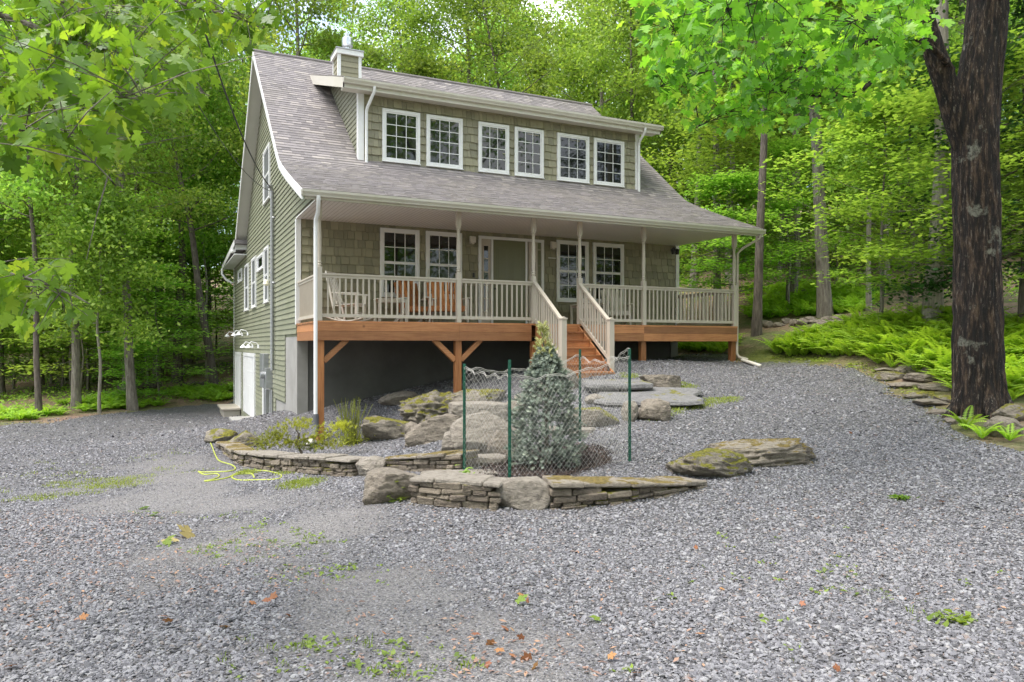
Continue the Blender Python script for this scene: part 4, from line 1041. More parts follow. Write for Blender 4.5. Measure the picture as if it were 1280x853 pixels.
# ================================================================== VEGETATION
def quads_leaves(C, L, Wd, nb, rng):
    """diamond leaves: centres C (n,3), lengths, widths, normal bias -> V,F"""
    n = len(C)
    nr = rng.normal(0, 1, (n, 3)); nr /= np.linalg.norm(nr, axis=1)[:, None]; nr = nr*(1-nb)+np.array([0, 0, 1.0])*nb
    nr /= np.linalg.norm(nr, axis=1)[:, None]
    t = rng.normal(0, 1, (n, 3)); t -= nr*(t*nr).sum(1)[:, None]; t /= np.linalg.norm(t, axis=1)[:, None]
    b = np.cross(nr, t)
    L = np.asarray(L)[:, None]/2; Wd = np.asarray(Wd)[:, None]/2
    V = np.stack([C-t*L, C+b*Wd-t*L*.15, C+t*L-nr*L*.25, C-b*Wd-t*L*.15], 1).reshape(-1, 3)
    return V, np.arange(n*4).reshape(n, 4)
def make_tree(seed, H, cb, R, nl, per, leaf, spread=(.55, .55, .3), r0=.17, nb=.45, lift=(.15, .9), lean=0, sides=9, up=1.0, clumps=(3, 5), trunk_top=.93):
    """returns trunk MB, leaf centres, leaf tint"""
    r = random.Random(seed); g = np.random.default_rng(seed)
    mb = MB(); K = 16; ph = r.uniform(0, 6)
    def tp(t): return Vector((lean*H*t+.018*H*math.sin(t*4+ph)*t+.05*math.sin(t*17+ph), .016*H*math.cos(t*3.3+ph*2)*t+.04*math.cos(t*13), H*trunk_top*t))
    mb.tube([tp(k/K)-Vector((0, 0, .4 if k == 0 else 0)) for k in range(K+1)], [r0*(1.35 if k == 0 else 1)*(1-.86*(k/K)**1.1) for k in range(K+1)], sides)
    C = []; T = []
    def clump(p, s, n):
        sg = np.array(spread)*s
        C.append(np.array(p)+g.normal(0, 1, (n, 3))*sg); base = r.random()
        T.append(np.clip(base*.55+g.uniform(0, .5, n), 0, 1))
    for i in range(nl):
        f = (i+r.random()*.6)/nl; z = cb+(H*.95-cb)*f; t = min(.99, z/(H*trunk_top)); p0 = tp(t)
        az = i*2.399+r.uniform(-.5, .5); prof = (math.sin(PI*min(1, .22+.78*f)**.9))**.7 if cb < H*.6 else 1
        ln = R*max(.25, prof)*r.uniform(.65, 1.1); el = lift[0]+(lift[1]-lift[0])*f+r.uniform(-.15, .15)
        d = Vector((math.cos(az)*math.cos(el), math.sin(az)*math.cos(el), math.sin(el)*up)); pts = [p0]; q = p0.copy(); dd = d.copy()
        for k in range(5):
            dd = (dd+Vector((r.gauss(0, .12), r.gauss(0, .12), r.gauss(.02, .08)))).normalized(); q = q+dd*(ln/5); pts.append(q.copy())
        rb_ = max(.012, r0*(1-.85*t)*.45); mb.tube(pts, [rb_*(1-.8*k/5) for k in range(6)], 5, cap=False)
        for j in range(r.randint(*clumps)):
            k = r.uniform(1.6, 5); i0 = int(k); i0 = min(i0, 4); pb = pts[i0].lerp(pts[i0+1], k-i0)
            sd_ = Vector((r.gauss(0, 1), r.gauss(0, 1), r.gauss(.15, .35))).normalized()*ln*r.uniform(.12, .42)
            e = pb+sd_; mb.tube([pb, pb.lerp(e, .5)+Vector((0, 0, .05)), e], [rb_*.35, rb_*.25, rb_*.1], 4, cap=False)
            clump(e, r.uniform(.7, 1.3), int(per*r.uniform(.6, 1.3)))
        clump(pts[-1], r.uniform(.8, 1.2), per)
    clump(tp(1), 1.1, per)
    return mb, np.concatenate(C), np.concatenate(T), g
def tree_proto(name, seed, label, cat, group, mat_leaf, mat_bark, leaf, nbias=.45, **k):
    mb, C, T, g = make_tree(seed, leaf=leaf, nb=nbias, **k)
    root = thing(name, (0, 0, 0), label, cat, group)
    mb.build('trunk', mat_bark, root, smooth=True, recalc=False)
    n = len(C); L = leaf*g.uniform(.65, 1.3, n)
    V, Fc = quads_leaves(C, L, L*g.uniform(.5, .75, n), nbias, g)
    npmesh('crown', V, Fc, T, mat_leaf, root)
    return root
TALL = [dict(seed=200+i, H=h, cb=c, R=R, nl=n, per=p, r0=r) for i, (h, c, R, n, p, r) in enumerate(
    [(19, 6.5, 4.2, 25, 120, .19), (22, 8.5, 4.4, 25, 125, .22), (17, 5.0, 3.8, 24, 120, .15), (24, 10, 4.6, 25, 125, .24), (20, 7.5, 3.4, 23, 120, .17), (15, 4.5, 3.6, 22, 120, .13)])]
UNDER = [dict(seed=300+i, H=h, cb=c, R=R, nl=n, per=p, r0=r) for i, (h, c, R, n, p, r) in enumerate(
    [(6.5, 1.2, 2.6, 18, 70, .05), (5.0, .9, 2.2, 16, 70, .04), (8.5, 1.8, 2.9, 22, 70, .07), (3.6, .5, 1.7, 14, 60, .03)])]
G_T = {'left': 'tall trees crowding the woods left of the house', 'behind': 'tall trees rising behind the house roof', 'right': 'tall trees climbing the wooded slope right of the house'}
G_U = {'left': 'leafy saplings under the tall trees left of the house', 'behind': 'leafy saplings behind the house', 'right': 'leafy saplings layered on the slope right of the house'}
L_T = {'left': 'slender tall leafy tree deep in the woods left of the house', 'behind': 'tall leafy green tree rising behind the house roof', 'right': 'tall leafy tree on the wooded slope right of the house'}
L_U = {'left': 'small leafy sapling with layered sprays in the left woods', 'behind': 'small leafy sapling in the woods behind the house', 'right': 'small bright leafy sapling layered on the right slope'}
protoT = [tree_proto('forest_tree', label=L_T['left'], cat='tree', group=G_T['left'], mat_leaf='leaf_far', mat_bark=('bark', 'bark_dark', 'bark')[i % 3], leaf=.20, nbias=.4, **k) for i, k in enumerate(TALL)]
protoU = [tree_proto('sapling', label=L_U['left'], cat='sapling', group=G_U['left'], mat_leaf='leaf_under', mat_bark='bark', leaf=.17, nbias=.72, spread=(.5, .5, .09), lift=(-.05, .35), **k) for i, k in enumerate(UNDER)]
usedT = [False]*len(protoT); usedU = [False]*len(protoU)
def region(u, v):
    x, y = W(u, v)
    if u/v < -.26: return 'left'
    if u/v < .2: return 'behind'
    return 'right'
taken = []
def place(protos, used, i, u, v, rz, sc, Lb, Gb):
    x, y = W(u, v); rg = region(u, v); loc = (x, y, hxy(x, y)-.05)
    if not used[i]:
        o = protos[i]; used[i] = True; o.location = loc; o.rotation_euler = (0, 0, rz); o.scale = (sc,)*3
    else: o = copytree(protos[i], loc, rz, sc)
    o['label'] = Lb[rg]; o['group'] = Gb[rg]; return o
# ---- individually recognisable trees
def trunk_tree(px, py, top, wpx, label, mat, seed, name='forest_tree', leafmat='leaf_far', cb=.35, R=3.4, H=None, v=None, leaf=.18, per=110, nl=20, nbias=.45, spread=(.55, .55, .3), lift=(.15, .8)):
    if v is None: p, v = hit(px, py)
    else:
        u = (px-640)/F*v; x, y = W(u, v); p = Vector((x, y, hxy(x, y)))
    u = UV(p.x, p.y)[0]; taken.append((u, v))
    H = H or 19; r0 = wpx/F*v/2
    dxpx = (top[0]-px)/max(1, (py-top[1]))      # lean in the picture plane
    mb, C, T, g = make_tree(seed, H=H, cb=H*cb, R=R, nl=nl, per=per, leaf=leaf, nb=nbias, r0=r0*1.05, lean=0, spread=spread, lift=lift, sides=12)
    root = thing(name, p, label, 'tree')
    sh = lambda V: np.stack([V[:, 0]+dxpx*ca*V[:, 2], V[:, 1]-dxpx*sa*V[:, 2], V[:, 2]], 1)
    mb.v = [tuple(q) for q in sh(np.array(mb.v))]
    mb.build('trunk', mat, root, smooth=True, recalc=False)
    n = len(C); L = leaf*g.uniform(.65, 1.3, n); V, Fc = quads_leaves(sh(C), L, L*g.uniform(.5, .75, n), nbias, g)
    npmesh('crown', V, Fc, T, leafmat, root); return root
trunk_tree(166, 513, (150, 130), 11, 'straight brown trunk standing alone at the left gravel edge', 'bark', 401, cb=.42)
trunk_tree(97, 511, (92, 330), 10, 'tree with grey trunk left of the lone straight trunk', 'bark', 402, cb=.4)
trunk_tree(220, 478, (231, 200), 11, 'dark crooked leaning tree at the wood edge left of the house', 'bark_dark', 403, cb=.4)
trunk_tree(258, 474, (254, 300), 4.5, 'thin pale birch-like stem next to the house gable', 'bark_pale', 404, H=13, cb=.5, R=2)
trunk_tree(268, 486, (250, 380), 10, 'dark tree leaning left beside the house rear corner', 'bark_dark', 405, cb=.4)
trunk_tree(48, 520, (46, 380), 7, 'dark slim tree at the far left gravel edge', 'bark_dark', 406, cb=.35)
trunk_tree(126, 517, (125, 420), 4, 'thin pale sapling stem at the left gravel edge', 'bark_pale', 407, H=9, cb=.35, R=2)
trunk_tree(945, 420, (950, 130), 11, 'slim straight lichen-spotted tree right of the porch corner', 'bark_dark', 411, cb=.4, H=20)
trunk_tree(1031, 396, (1017, 165), 16, 'thick grey tree in the middle of the right slope', 'bark', 412, cb=.38, H=21)
trunk_tree(1168, 408, (1176, 130), 20, 'pale rough-barked trunk rising from the ferns by the big tree', 'bark_pale', 413, cb=.5, H=20)
trunk_tree(1087, 388, (1088, 150), 6, 'thin pale pole-like tree left of the pale rough trunk', 'bark_pale', 414, cb=.5, H=16, R=2.4)
trunk_tree(1140, 388, (1138, 300), 6, 'short thin dark stem among the right hand ferns', 'bark_dark', 415, cb=.3, H=9, R=2.2)
trunk_tree(866, 362, (869, 280), 9, 'grey trunk seen under the porch roof past the house end', 'bark', 416, cb=.4, H=18)
trunk_tree(752, 300, (750, 50), 9, 'tall grey trunk rising behind the dormer roof', 'bark', 417, v=44, H=24, cb=.45)
trunk_tree(680, 300, (640, 60), 8, 'dark spreading tree behind the roof ridge centre', 'bark_dark', 418, v=41, H=22, cb=.5, R=5)
trunk_tree(500, 300, (500, 50), 9, 'broad leafy tree filling the gap right of the chimney', 'bark', 420, v=46, H=25, cb=.35, R=5, nl=28)
trunk_tree(430, 300, (432, 50), 9, 'tall leafy tree directly behind the chimney flue', 'bark', 421, v=52, H=28, cb=.35, R=5, nl=28)
# hemlock on the right edge
trunk_tree(1285, 470, (1285, 200), 14, 'dark drooping evergreen beside the big forked tree', 'bark_dark', 419, name='evergreen_tree', leafmat='leaf_dark', v=16, H=13, cb=.1, R=2.6, leaf=.13, per=130, nl=30, nbias=.6, spread=(.45, .45, .12), lift=(-.35, .2))
# ---- bright layered understory trees on the right
for (px, py, v, H, sd_, lb) in [(1100, 420, 18, 6.0, 431, 'bright green layered young maple left of the pale rough trunk'), (1215, 430, 15.5, 6.5, 432, 'bright green young maple showing behind the big forked tree'), (915, 400, 25, 5.5, 433, 'broad-leaved young tree just beyond the porch corner post'), (985, 390, 27, 6.5, 434, 'young layered maple between the slim tree and thick grey tree')]:
    trunk_tree(px, py, (px+2, py-100), 5, lb, 'bark', sd_, name='young_tree', leafmat='leaf_under', v=v, H=H, cb=.22, R=2.3, leaf=.14, per=110, nl=20, nbias=.75, spread=(.42, .42, .07), lift=(-.05, .4))
# ---- the rest of the wood
g = np.random.default_rng(12); rr = random.Random(21); cnt = {'t': 0, 'u': 0}
GP = GPOLY
def free(u, v, d):
    x, y = W(u, v)
    if -2.0 < x < 13 and -5 < y < 20: return False
    if float(edge_dist(np.array([u]), np.array([v]), GP)[0]) > -.8: return False
    return all((u-a)**2+(v-b_)**2 > d*d for a, b_ in taken)
tries = 0
while cnt['t'] < 116 and tries < 20000:
    tries += 1; v = math.sqrt(rr.uniform(24**2, 66**2)); u = rr.uniform(-1.0, .98)*v
    if u/v < -.26 and v < 31: continue
    if u/v > .2 and v < 27: continue
    if not free(u, v, 1.9 if v > 36 else 2.6): continue
    taken.append((u, v)); place(protoT, usedT, rr.randrange(len(protoT)), u, v, rr.uniform(0, 6.28), rr.uniform(.8, 1.15), L_T, G_T); cnt['t'] += 1
tries = 0; cnt['s'] = 0
while cnt['s'] < 18 and tries < 9000:            # slim high-crowned stems near the wood's edge
    tries += 1; v = rr.uniform(29, 46); u = (rr.uniform(.24, .66) if cnt['s'] % 4 else rr.uniform(-.72, -.28))*v
    if not free(u, v, 1.5): continue
    taken.append((u, v)); o = place(protoT, usedT, 3, u, v, rr.uniform(0, 6.28), 1.0, L_T, G_T); o.scale = (.62, .62, rr.uniform(.95, 1.1)); cnt['s'] += 1
for _ in range(400):                             # leafy understory closing the gaps along the left edge and behind the gable
    if cnt.get('e', 0) >= 15: break
    v = rr.uniform(31, 50); u = rr.uniform(-.70, -.30)*v
    if not free(u, v, 1.1): continue
    taken.append((u, v)); place(protoU, usedU, rr.choice([0, 2, 2]), u, v, rr.uniform(0, 6.28), rr.uniform(1.0, 1.35), L_U, G_U); cnt['e'] = cnt.get('e', 0)+1
tries = 0
while cnt['u'] < 84 and tries < 20000:
    tries += 1; v = math.sqrt(rr.uniform(24**2, 52**2)); u = rr.uniform(-.95, .95)*v
    if u/v < -.26 and v < 29.5: continue
    if -.2 < u/v < .25 and v < 36: continue
    if u/v > .2 and v < 25: continue
    if not free(u, v, 1.3): continue
    taken.append((u, v)); place(protoU, usedU, rr.randrange(len(protoU)), u, v, rr.uniform(0, 6.28), rr.uniform(.75, 1.2), L_U, G_U); cnt['u'] += 1
# ---- deep woodland mass beyond, and the wood across the drive (mirrored in the windows)
def woodland(n, u0, u1, v0, v1, hmax, leaf, seed, name='woodland'):
    g = np.random.default_rng(seed); k = n//70
    cu = g.uniform(u0, u1, k); cv = g.uniform(v0, v1, k); x = CX+cu*ca+cv*sa; y = CY-cu*sa+cv*ca
    z = huv(cu, cv)+hmax*g.uniform(.02, 1, k)**.85
    C = np.repeat(np.stack([x, y, z], 1), 70, 0)+g.normal(0, 1, (k*70, 3))*np.array([1.3, 1.3, .7])
    T = np.clip(np.repeat(g.uniform(0, .6, k), 70)+g.uniform(0, .4, k*70), 0, 1)
    L = leaf*g.uniform(.7, 1.3, len(C)); V, Fc = quads_leaves(C, L, L*.65, .4, g)
    mb = MB(); r = random.Random(seed)
    o = npmesh(name, V, Fc, T, 'leaf_far'); return tag(o, kind='stuff')
woodland(200000, -90, 80, 62, 80, 24, .40, 61)
woodland(42000, -36, 36, -21, -14, 25, .55, 62)
# ---- ferns
def frond(L, az, el0, el1, npair, wmax, g):
    ts = np.linspace(0, 1, npair+2); el = el0+(el1-el0)*ts**1.1; ds = L/(npair+1)
    P = np.zeros((npair+2, 3)); hx = np.array([math.cos(az), math.sin(az), 0.0]); side = np.array([-math.sin(az), math.cos(az), 0.0])
    for k in range(1, npair+2): P[k] = P[k-1]+ds*(hx*math.cos(el[k])+np.array([0, 0, 1])*math.sin(el[k]))
    V = []; Fc = []
    for k in range(1, npair+1):
        t = ts[k]; w = wmax*(math.sin(PI*min(1, t*.92+.08))**.7)*(1.0 if t > .12 else .5); fw = (P[min(k+1, npair+1)]-P[k]); fw = fw/np.linalg.norm(fw)
        for s in (-1, 1):
            tip = P[k]+side*s*w+fw*w*.35-np.array([0, 0, w*.25]); mid = P[k]+(tip-P[k])*.4; b2 = fw*ds*.52
            o = len(V); V += [P[k], mid-b2, tip, mid+b2]; Fc.append([o, o+1, o+2, o+3])
    return np.array(V), np.array(Fc)
def fern_plant(seed, L=.6, n=9, npair=11):
    g = np.random.default_rng(seed); Vs, Fs, Ts = [], [], []; o = 0
    for k in range(n):
        V, Fc = frond(L*g.uniform(.7, 1.15), k*2.399+g.uniform(-.4, .4), g.uniform(1.0, 1.4), g.uniform(-.5, .3), npair, L*g.uniform(.14, .2), g)
        Vs.append(V); Fs.append(Fc+o); o += len(V); Ts.append(np.full(len(Fc), g.uniform(.1, 1)))
    return np.concatenate(Vs), np.concatenate(Fs), np.concatenate(Ts)
FP = [fern_plant(500+i, n=8+i % 3) for i in range(6)]
FPs = [fern_plant(520+i, n=6, npair=7) for i in range(4)]
def scatter(name, pts, protos, mat, seed, s0, s1, kind='stuff'):
    g = np.random.default_rng(seed); Vs, Fs, Ts = [], [], []; o = 0
    for (x, y, z) in pts:
        V, Fc, T = protos[g.integers(len(protos))]; a = g.uniform(0, 6.28); s = g.uniform(s0, s1); c_, s_ = math.cos(a), math.sin(a)
        R = np.array([[c_, -s_, 0], [s_, c_, 0], [0, 0, g.uniform(.8, 1.15)]]); Vs.append((V*s)@R.T+np.array([x, y, z])); Fs.append(Fc+o); o += len(V); Ts.append(np.clip(T*.7+g.uniform(0, .3), 0, 1))
    return tag(npmesh(name, np.concatenate(Vs), np.concatenate(Fs), np.concatenate(Ts), mat), kind=kind)
def fill(poly_px, n, seed, uv=False, nz=.0, ns=.8):
    P = [hituv(*p) for p in poly_px] if not uv else poly_px; P = np.array(P); g = np.random.default_rng(seed); out = []
    lo, hi = P.min(0), P.max(0)
    while len(out) < n:
        u = g.uniform(lo[0], hi[0], n*3); v = g.uniform(lo[1], hi[1], n*3); k = inpoly(u, v, [tuple(q) for q in P])
        if nz: k &= vnoise(u, v, ns, seed) > nz
        z = huv(u, v)
        for a, b_, c_ in zip(u[k], v[k], z[k]):
            x, y = W(a, b_); out.append((x, y, c_))
        if len(out) == 0 and g.random() < .01: break
    return out[:n]
BANKF = [(958,442),(1010,420),(1085,408),(1190,402),(1320,420),(1330,480),(1262,505),(1196,492),(1160,470),(1120,462),(1075,452),(1025,446)]
scatter('ferns', fill(BANKF, 640, 71, nz=.22, ns=.9), FP, 'leaf_fern', 71, .75, 1.35)
scatter('ferns', fill([(930,398),(1085,390),(1100,366),(1000,356),(930,362)], 420, 72), FPs, 'leaf_fern', 72, .8, 1.3)
scatter('ferns', fill([(850,440),(912,444),(925,425),(850,425)], 90, 73), FP, 'leaf_fern', 73, .6, 1.0)
scatter('ferns', fill([(-60,534),(60,523),(150,512),(220,506),(291,500),(291,482),(200,492),(60,508),(-60,515)], 360, 74, nz=.42, ns=.5), FPs, 'leaf_fern', 74, .7, 1.25)
# leafy ground cover over the woodland floor
def lowplants(seed, n=26, L=.09, h=.22, sp=.3):
    g = np.random.default_rng(seed); C = np.stack([g.normal(0, sp, n), g.normal(0, sp, n), g.uniform(.006, h, n)], 1); V, Fc = quads_leaves(C, L*g.uniform(.7, 1.4, n), L*.7*g.uniform(.7, 1.2, n), .6, g)
    return V, Fc, g.uniform(0, 1, n)
LP = [lowplants(540+i) for i in range(6)]
def woodsfloor(n, seed):
    g = np.random.default_rng(seed); out = []
    while len(out) < n:
        v = math.sqrt(g.uniform(18**2, 62**2)); u = g.uniform(-.75, .78)*v; x, y = W(u, v)
        if -1 < x < 12 and -4 < y < 18: continue
        if float(edge_dist(np.array([u]), np.array([v]), GP)[0]) > -.3: continue
        if vnoise(u, v, .18, 4) < .42: continue
        out.append((x, y, float(huv(u, v))))
    return out
scatter('undergrowth', woodsfloor(1700, 81), LP, 'leaf_under', 81, .8, 1.8)
# ---- single ferns at the foot of the big tree
for i, (px, py, s, lb) in enumerate([(1207, 538, .75, 'bright fern clump at the left foot of the big forked tree'), (1228, 549, .6, 'low fern fronds spilling onto gravel below the big forked tree'), (1262, 552, .6, 'fern with upright feathery frond right of the big trunk base')]):
    p, v = hit(px, py); V, Fc, T = fern_plant(560+i, L=.62, n=10, npair=15); t = thing('fern', p, lb, 'fern'); npmesh('frond', V*s, Fc, T, 'leaf_fern', t)
# ---- grass, weeds
def blades(seed, n=16, h=.045, sp=.06, w=.0028):
    g = np.random.default_rng(seed); Vs = []; 
    for k in range(n):
        b0 = np.array([g.normal(0, sp), g.normal(0, sp), 0]); a = g.uniform(0, 6.28); ln = h*g.uniform(.5, 1.3); d = np.array([math.cos(a), math.sin(a), 0])*ln*g.uniform(.1, .7); s = np.array([-math.sin(a), math.cos(a), 0])*w
        Vs += [b0-s, b0+s, b0+d*.5+s*.8+np.array([0, 0, ln*.65]), b0+d+np.array([0, 0, ln*.9])]
    return np.array(Vs), np.arange(n*4).reshape(n, 4), g.uniform(0, 1, n)
GB = [blades(600+i) for i in range(6)]
WB = [lowplants(620+i, n=7, L=.024, h=.02, sp=.025) for i in range(6)]+[blades(630, n=8, h=.035, sp=.02, w=.002)]
gpts = fill([(-30,612),(60,600),(190,595),(190,606),(100,622),(-30,650)], 240, 91, nz=.42, ns=1.6)+fill([(300,588),(400,594),(410,606),(400,616),(350,612),(320,604)], 230, 92, nz=.36, ns=2.0)
gpts += fill([(808,530),(850,516),(905,505),(930,500),(925,497),(880,499),(850,508),(815,522)], 240, 93)+fill([(850,478),(870,484),(862,488),(846,486)], 60, 94)+fill([(775,466),(800,470),(795,474),(775,474)], 50, 95)
gpts += fill([(0,600),(300,590),(240,560),(60,566)], 60, 96, nz=.5, ns=1)
gpts += fill([(612,462),(645,455),(640,468),(610,470)], 50, 97)
scatter('grass', gpts, GB, 'leaf_grass', 91, .7, 1.3)
wp = fill([(240,690),(330,650),(470,690),(520,760),(610,853),(380,853),(300,760)], 130, 98, nz=.5, ns=1.5)+fill([(300,800),(560,800),(620,853),(250,853)], 60, 99)+fill([(1040,690),(1190,760),(1150,780),(1020,740)], 30, 100)+fill([(900,620),(1250,700),(1250,850),(700,850)], 30, 101)
wp += fill([(160,640),(330,640),(420,700),(200,690)], 40, 103, nz=.4)
scatter('weeds', wp, WB, 'leaf_weed', 98, .7, 1.7)
mp = fill([(940,448),(1000,450),(1060,460),(1110,478),(1150,500),(1190,528),(1200,520),(1150,486),(1080,455),(1000,440)], 200, 102, nz=.4, ns=1.5)
scatter('ground_moss_plants', mp, WB, 'leaf_grass', 102, 1.0, 2.2)
g = np.random.default_rng(35); lp_ = np.array(fill([(-40,640),(300,640),(560,853),(-200,853)], 1500, 105, nz=.35, ns=.8)+fill([(500,640),(1280,600),(1400,853),(400,853)], 700, 106, nz=.4, ns=.7)+fill([(560,770),(720,800),(760,853),(560,853)], 110, 107, nz=.35, ns=2))
k = len(lp_); V, Fc = quads_leaves(lp_+np.stack([np.zeros(k), np.zeros(k), g.uniform(.02, .035, k)], 1), g.uniform(.015, .05, k), g.uniform(.008, .022, k), .75, g)
M['litter'] = leafm('leaf_litter', (.16, .105, .08), (.33, .22, .17), .1, .8, (1, 1, 1), c2=(.44, .28, .17)); tag(npmesh('leaf_litter', V, Fc, g.uniform(0, 1, k), 'litter'), kind='stuff')
# ---- mulch shreds under the spruce
g = np.random.default_rng(33); mu_ = np.array(fill([(592,596),(640,610),(690,604),(762,580),(768,568),(742,558),(700,558),(620,574)], 2600, 104))
C = mu_+np.stack([np.zeros(2600), np.zeros(2600), g.uniform(.012, .05, 2600)], 1); V, Fc = quads_leaves(C, g.uniform(.03, .09, 2600), g.uniform(.008, .02, 2600), .5, g)
M['mulch'] = leafm('mulch_shreds', (.016, .011, .010), (.062, .042, .037), .05, .9, c2=(.12, .085, .072)); tag(npmesh('mulch', V, Fc, g.uniform(0, 1, 2600), 'mulch'), kind='stuff')
# ================================================================== BLUE SPRUCE
p, v = hit(684, 588); base = p+Vector((sa*.3, ca*.3, .0)); base.z = hxy(base.x, base.y)
spruce = thing('blue_spruce', base, 'small bluish spruce with pale new tips inside the wire fence', 'tree')
b = MB(); b.tube([(0, 0, -.05), (.01, 0, .8), (0, .01, 1.4), (-.06, .0, 1.78)], [.04, .03, .015, .006], 8); b.build('trunk', 'bark', spruce)
def shoots(centres, dirs, length, nn, g, nl=.028, nw=.0034):
    Vs = []
    for c_, d in zip(centres, dirs):
        d = d/np.linalg.norm(d); a = np.cross(d, [0.3, .2, 1]); a /= np.linalg.norm(a); b_ = np.cross(d, a)
        t = g.uniform(0, 1, nn); th = g.uniform(0, 6.28, nn); ln = nl*g.uniform(.7, 1.2, nn)
        root = c_+d*(t*length)[:, None]; out = (np.cos(th)[:, None]*a+np.sin(th)[:, None]*b_)*.8+d*.75; out /= np.linalg.norm(out, axis=1)[:, None]
        sd_ = np.cross(out, d); sd_ /= np.linalg.norm(sd_, axis=1)[:, None]+1e-9
        tip = root+out*ln[:, None]; w = nw
        Vs.append(np.stack([root-sd_*w*.6, root+sd_*w*.6, tip+sd_*w*.4, tip-sd_*w*.4], 1).reshape(-1, 3))
    V = np.concatenate(Vs); return V, np.arange(len(V)).reshape(-1, 4)
g = np.random.default_rng(44)
def spr_r(z): return np.interp(z, [.02, .15, .5, .9, 1.2, 1.4, 1.58], [.36, .42, .39, .31, .22, .12, .04])
ns_ = 2600; zz = g.uniform(.03, 1.56, ns_); az = g.uniform(0, 6.28, ns_); rad = spr_r(zz)*np.clip(1-np.abs(g.normal(0, .18, ns_)), .3, 1)*(1+.12*np.sin(zz*2*PI/.17)+.12*np.sin(az*5+zz*9)+.08*np.sin(az*9-zz*17))
Cs = np.stack([np.cos(az)*rad, np.sin(az)*rad, zz], 1); Ds = np.stack([np.cos(az), np.sin(az), g.uniform(-.1, .8, ns_)], 1)+g.normal(0, .35, (ns_, 3))
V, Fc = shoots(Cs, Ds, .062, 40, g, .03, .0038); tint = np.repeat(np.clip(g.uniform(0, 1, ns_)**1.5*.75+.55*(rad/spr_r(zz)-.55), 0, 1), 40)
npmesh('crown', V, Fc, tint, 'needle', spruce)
n2_ = 145; zz = np.concatenate([g.uniform(1.42, 1.88, 110), g.uniform(.2, .5, 35)]); az = g.uniform(0, 6.28, n2_); rad = np.where(zz > 1.4, .10*np.clip((1.92-zz)/.4, .1, 1)*g.uniform(.3, 1.3, n2_), .46)
Cs = np.stack([np.cos(az)*rad-.05*np.clip((zz-1.4)/.4, 0, 1), np.sin(az)*rad, zz], 1); Ds = np.stack([np.cos(az), np.sin(az), np.where(zz > 1.4, 1.3, .4)], 1)+g.normal(0, .3, (n2_, 3))
k = (zz > 1.4) | (np.cos(az-1.0) > .2)
spruce.scale = (.98, .98, .93)
V, Fc = shoots(Cs[zz > 1.4], Ds[zz > 1.4], .075, 40, g, .03); npmesh('new_growth', V, Fc, g.uniform(0, 1, len(Fc)), 'needle_tip', spruce)
# ================================================================== WIRE FENCE
posts_px = [(580.5, 592, 137), (637, 605, 155), (787, 578, 142), (725, 553, 116)]
PP = []
for i, (px, py, h) in enumerate(posts_px):
    p, v = hit(px, py); H = h/F*v; PP.append((p, H))
    lb = ['left rear green studded fence post beside the slanting boulder', 'thick green studded fence post closest to the front wall', 'green studded fence post standing alone in gravel right of the spruce', 'green studded fence post just right of the spruce at the back'][i]
    b = MB(); w = .018
    b.box(-w, -.004, -.3, w, .004, H); b.box(-.004, .004, -.3, .004, .03, H)
    z = .1
    while z < H-.03: b.box(-.007, -.014, z, .007, -.004, z+.018); z += .055
    o = b.build('fence_post', 'greenpost'); o.location = p; o.rotation_euler = (0, 0, -YAW+(.1, -.1, .2, -.2)[i]); tag(o, lb, 'fence post', 'green metal posts round the spruce')
net = MB(); rn = random.Random(9); 
def netside(a, b_, sag, top0, top1, cell=.068):
    (p, H0), (q, H1) = a, b_; d = Vector((q.x-p.x, q.y-p.y, 0)); L = d.length; nrm = Vector((d.y, -d.x, 0)).normalized()
    def S(s, t):            # s along, t up 0..1
        zt = (H0-top0)*(1-s)+(H1-top1)*s-sag*4*s*(1-s)+.02*math.sin(s*23)
        z0 = p.z*(1-s)+q.z*s+.02
        bul = .05*math.sin(PI*s)*math.sin(PI*t*1.2+.5)+.012*math.sin(s*31+t*7)
        return Vector((p.x+d.x*s, p.y+d.y*s, z0+zt*t))+nrm*bul
    Hh = 1.15; nrow = int(Hh/cell); ncol = int(L/cell)
    for c_ in range(-nrow, ncol+1):
        for sg in (1, -1):
            pts = []
            for k in range(nrow+1):
                s = (c_+(k if sg > 0 else nrow-k))/ncol; t = k/nrow
                if 0 <= s <= 1: pts.append(S(s, t)+Vector((rn.uniform(-.004, .004), 0, rn.uniform(-.004, .004))))
            if len(pts) > 1: net.tube(pts, .0011, 3, cap=False)
    for t in (1.0, .985): net.tube([S(k/24, t+.008*math.sin(k*2.1)) for k in range(25)], .003, 4, cap=False)
netside(PP[0], PP[1], .03, .07, .20); netside(PP[1], PP[2], .10, .20, .10); netside(PP[2], PP[3], .10, .02, .12); netside(PP[3], PP[0], .10, .10, .07)
tag(net.build('wire_netting', 'net', recalc=False), 'sagging grey diamond netting strung round the spruce on green posts', 'fence')
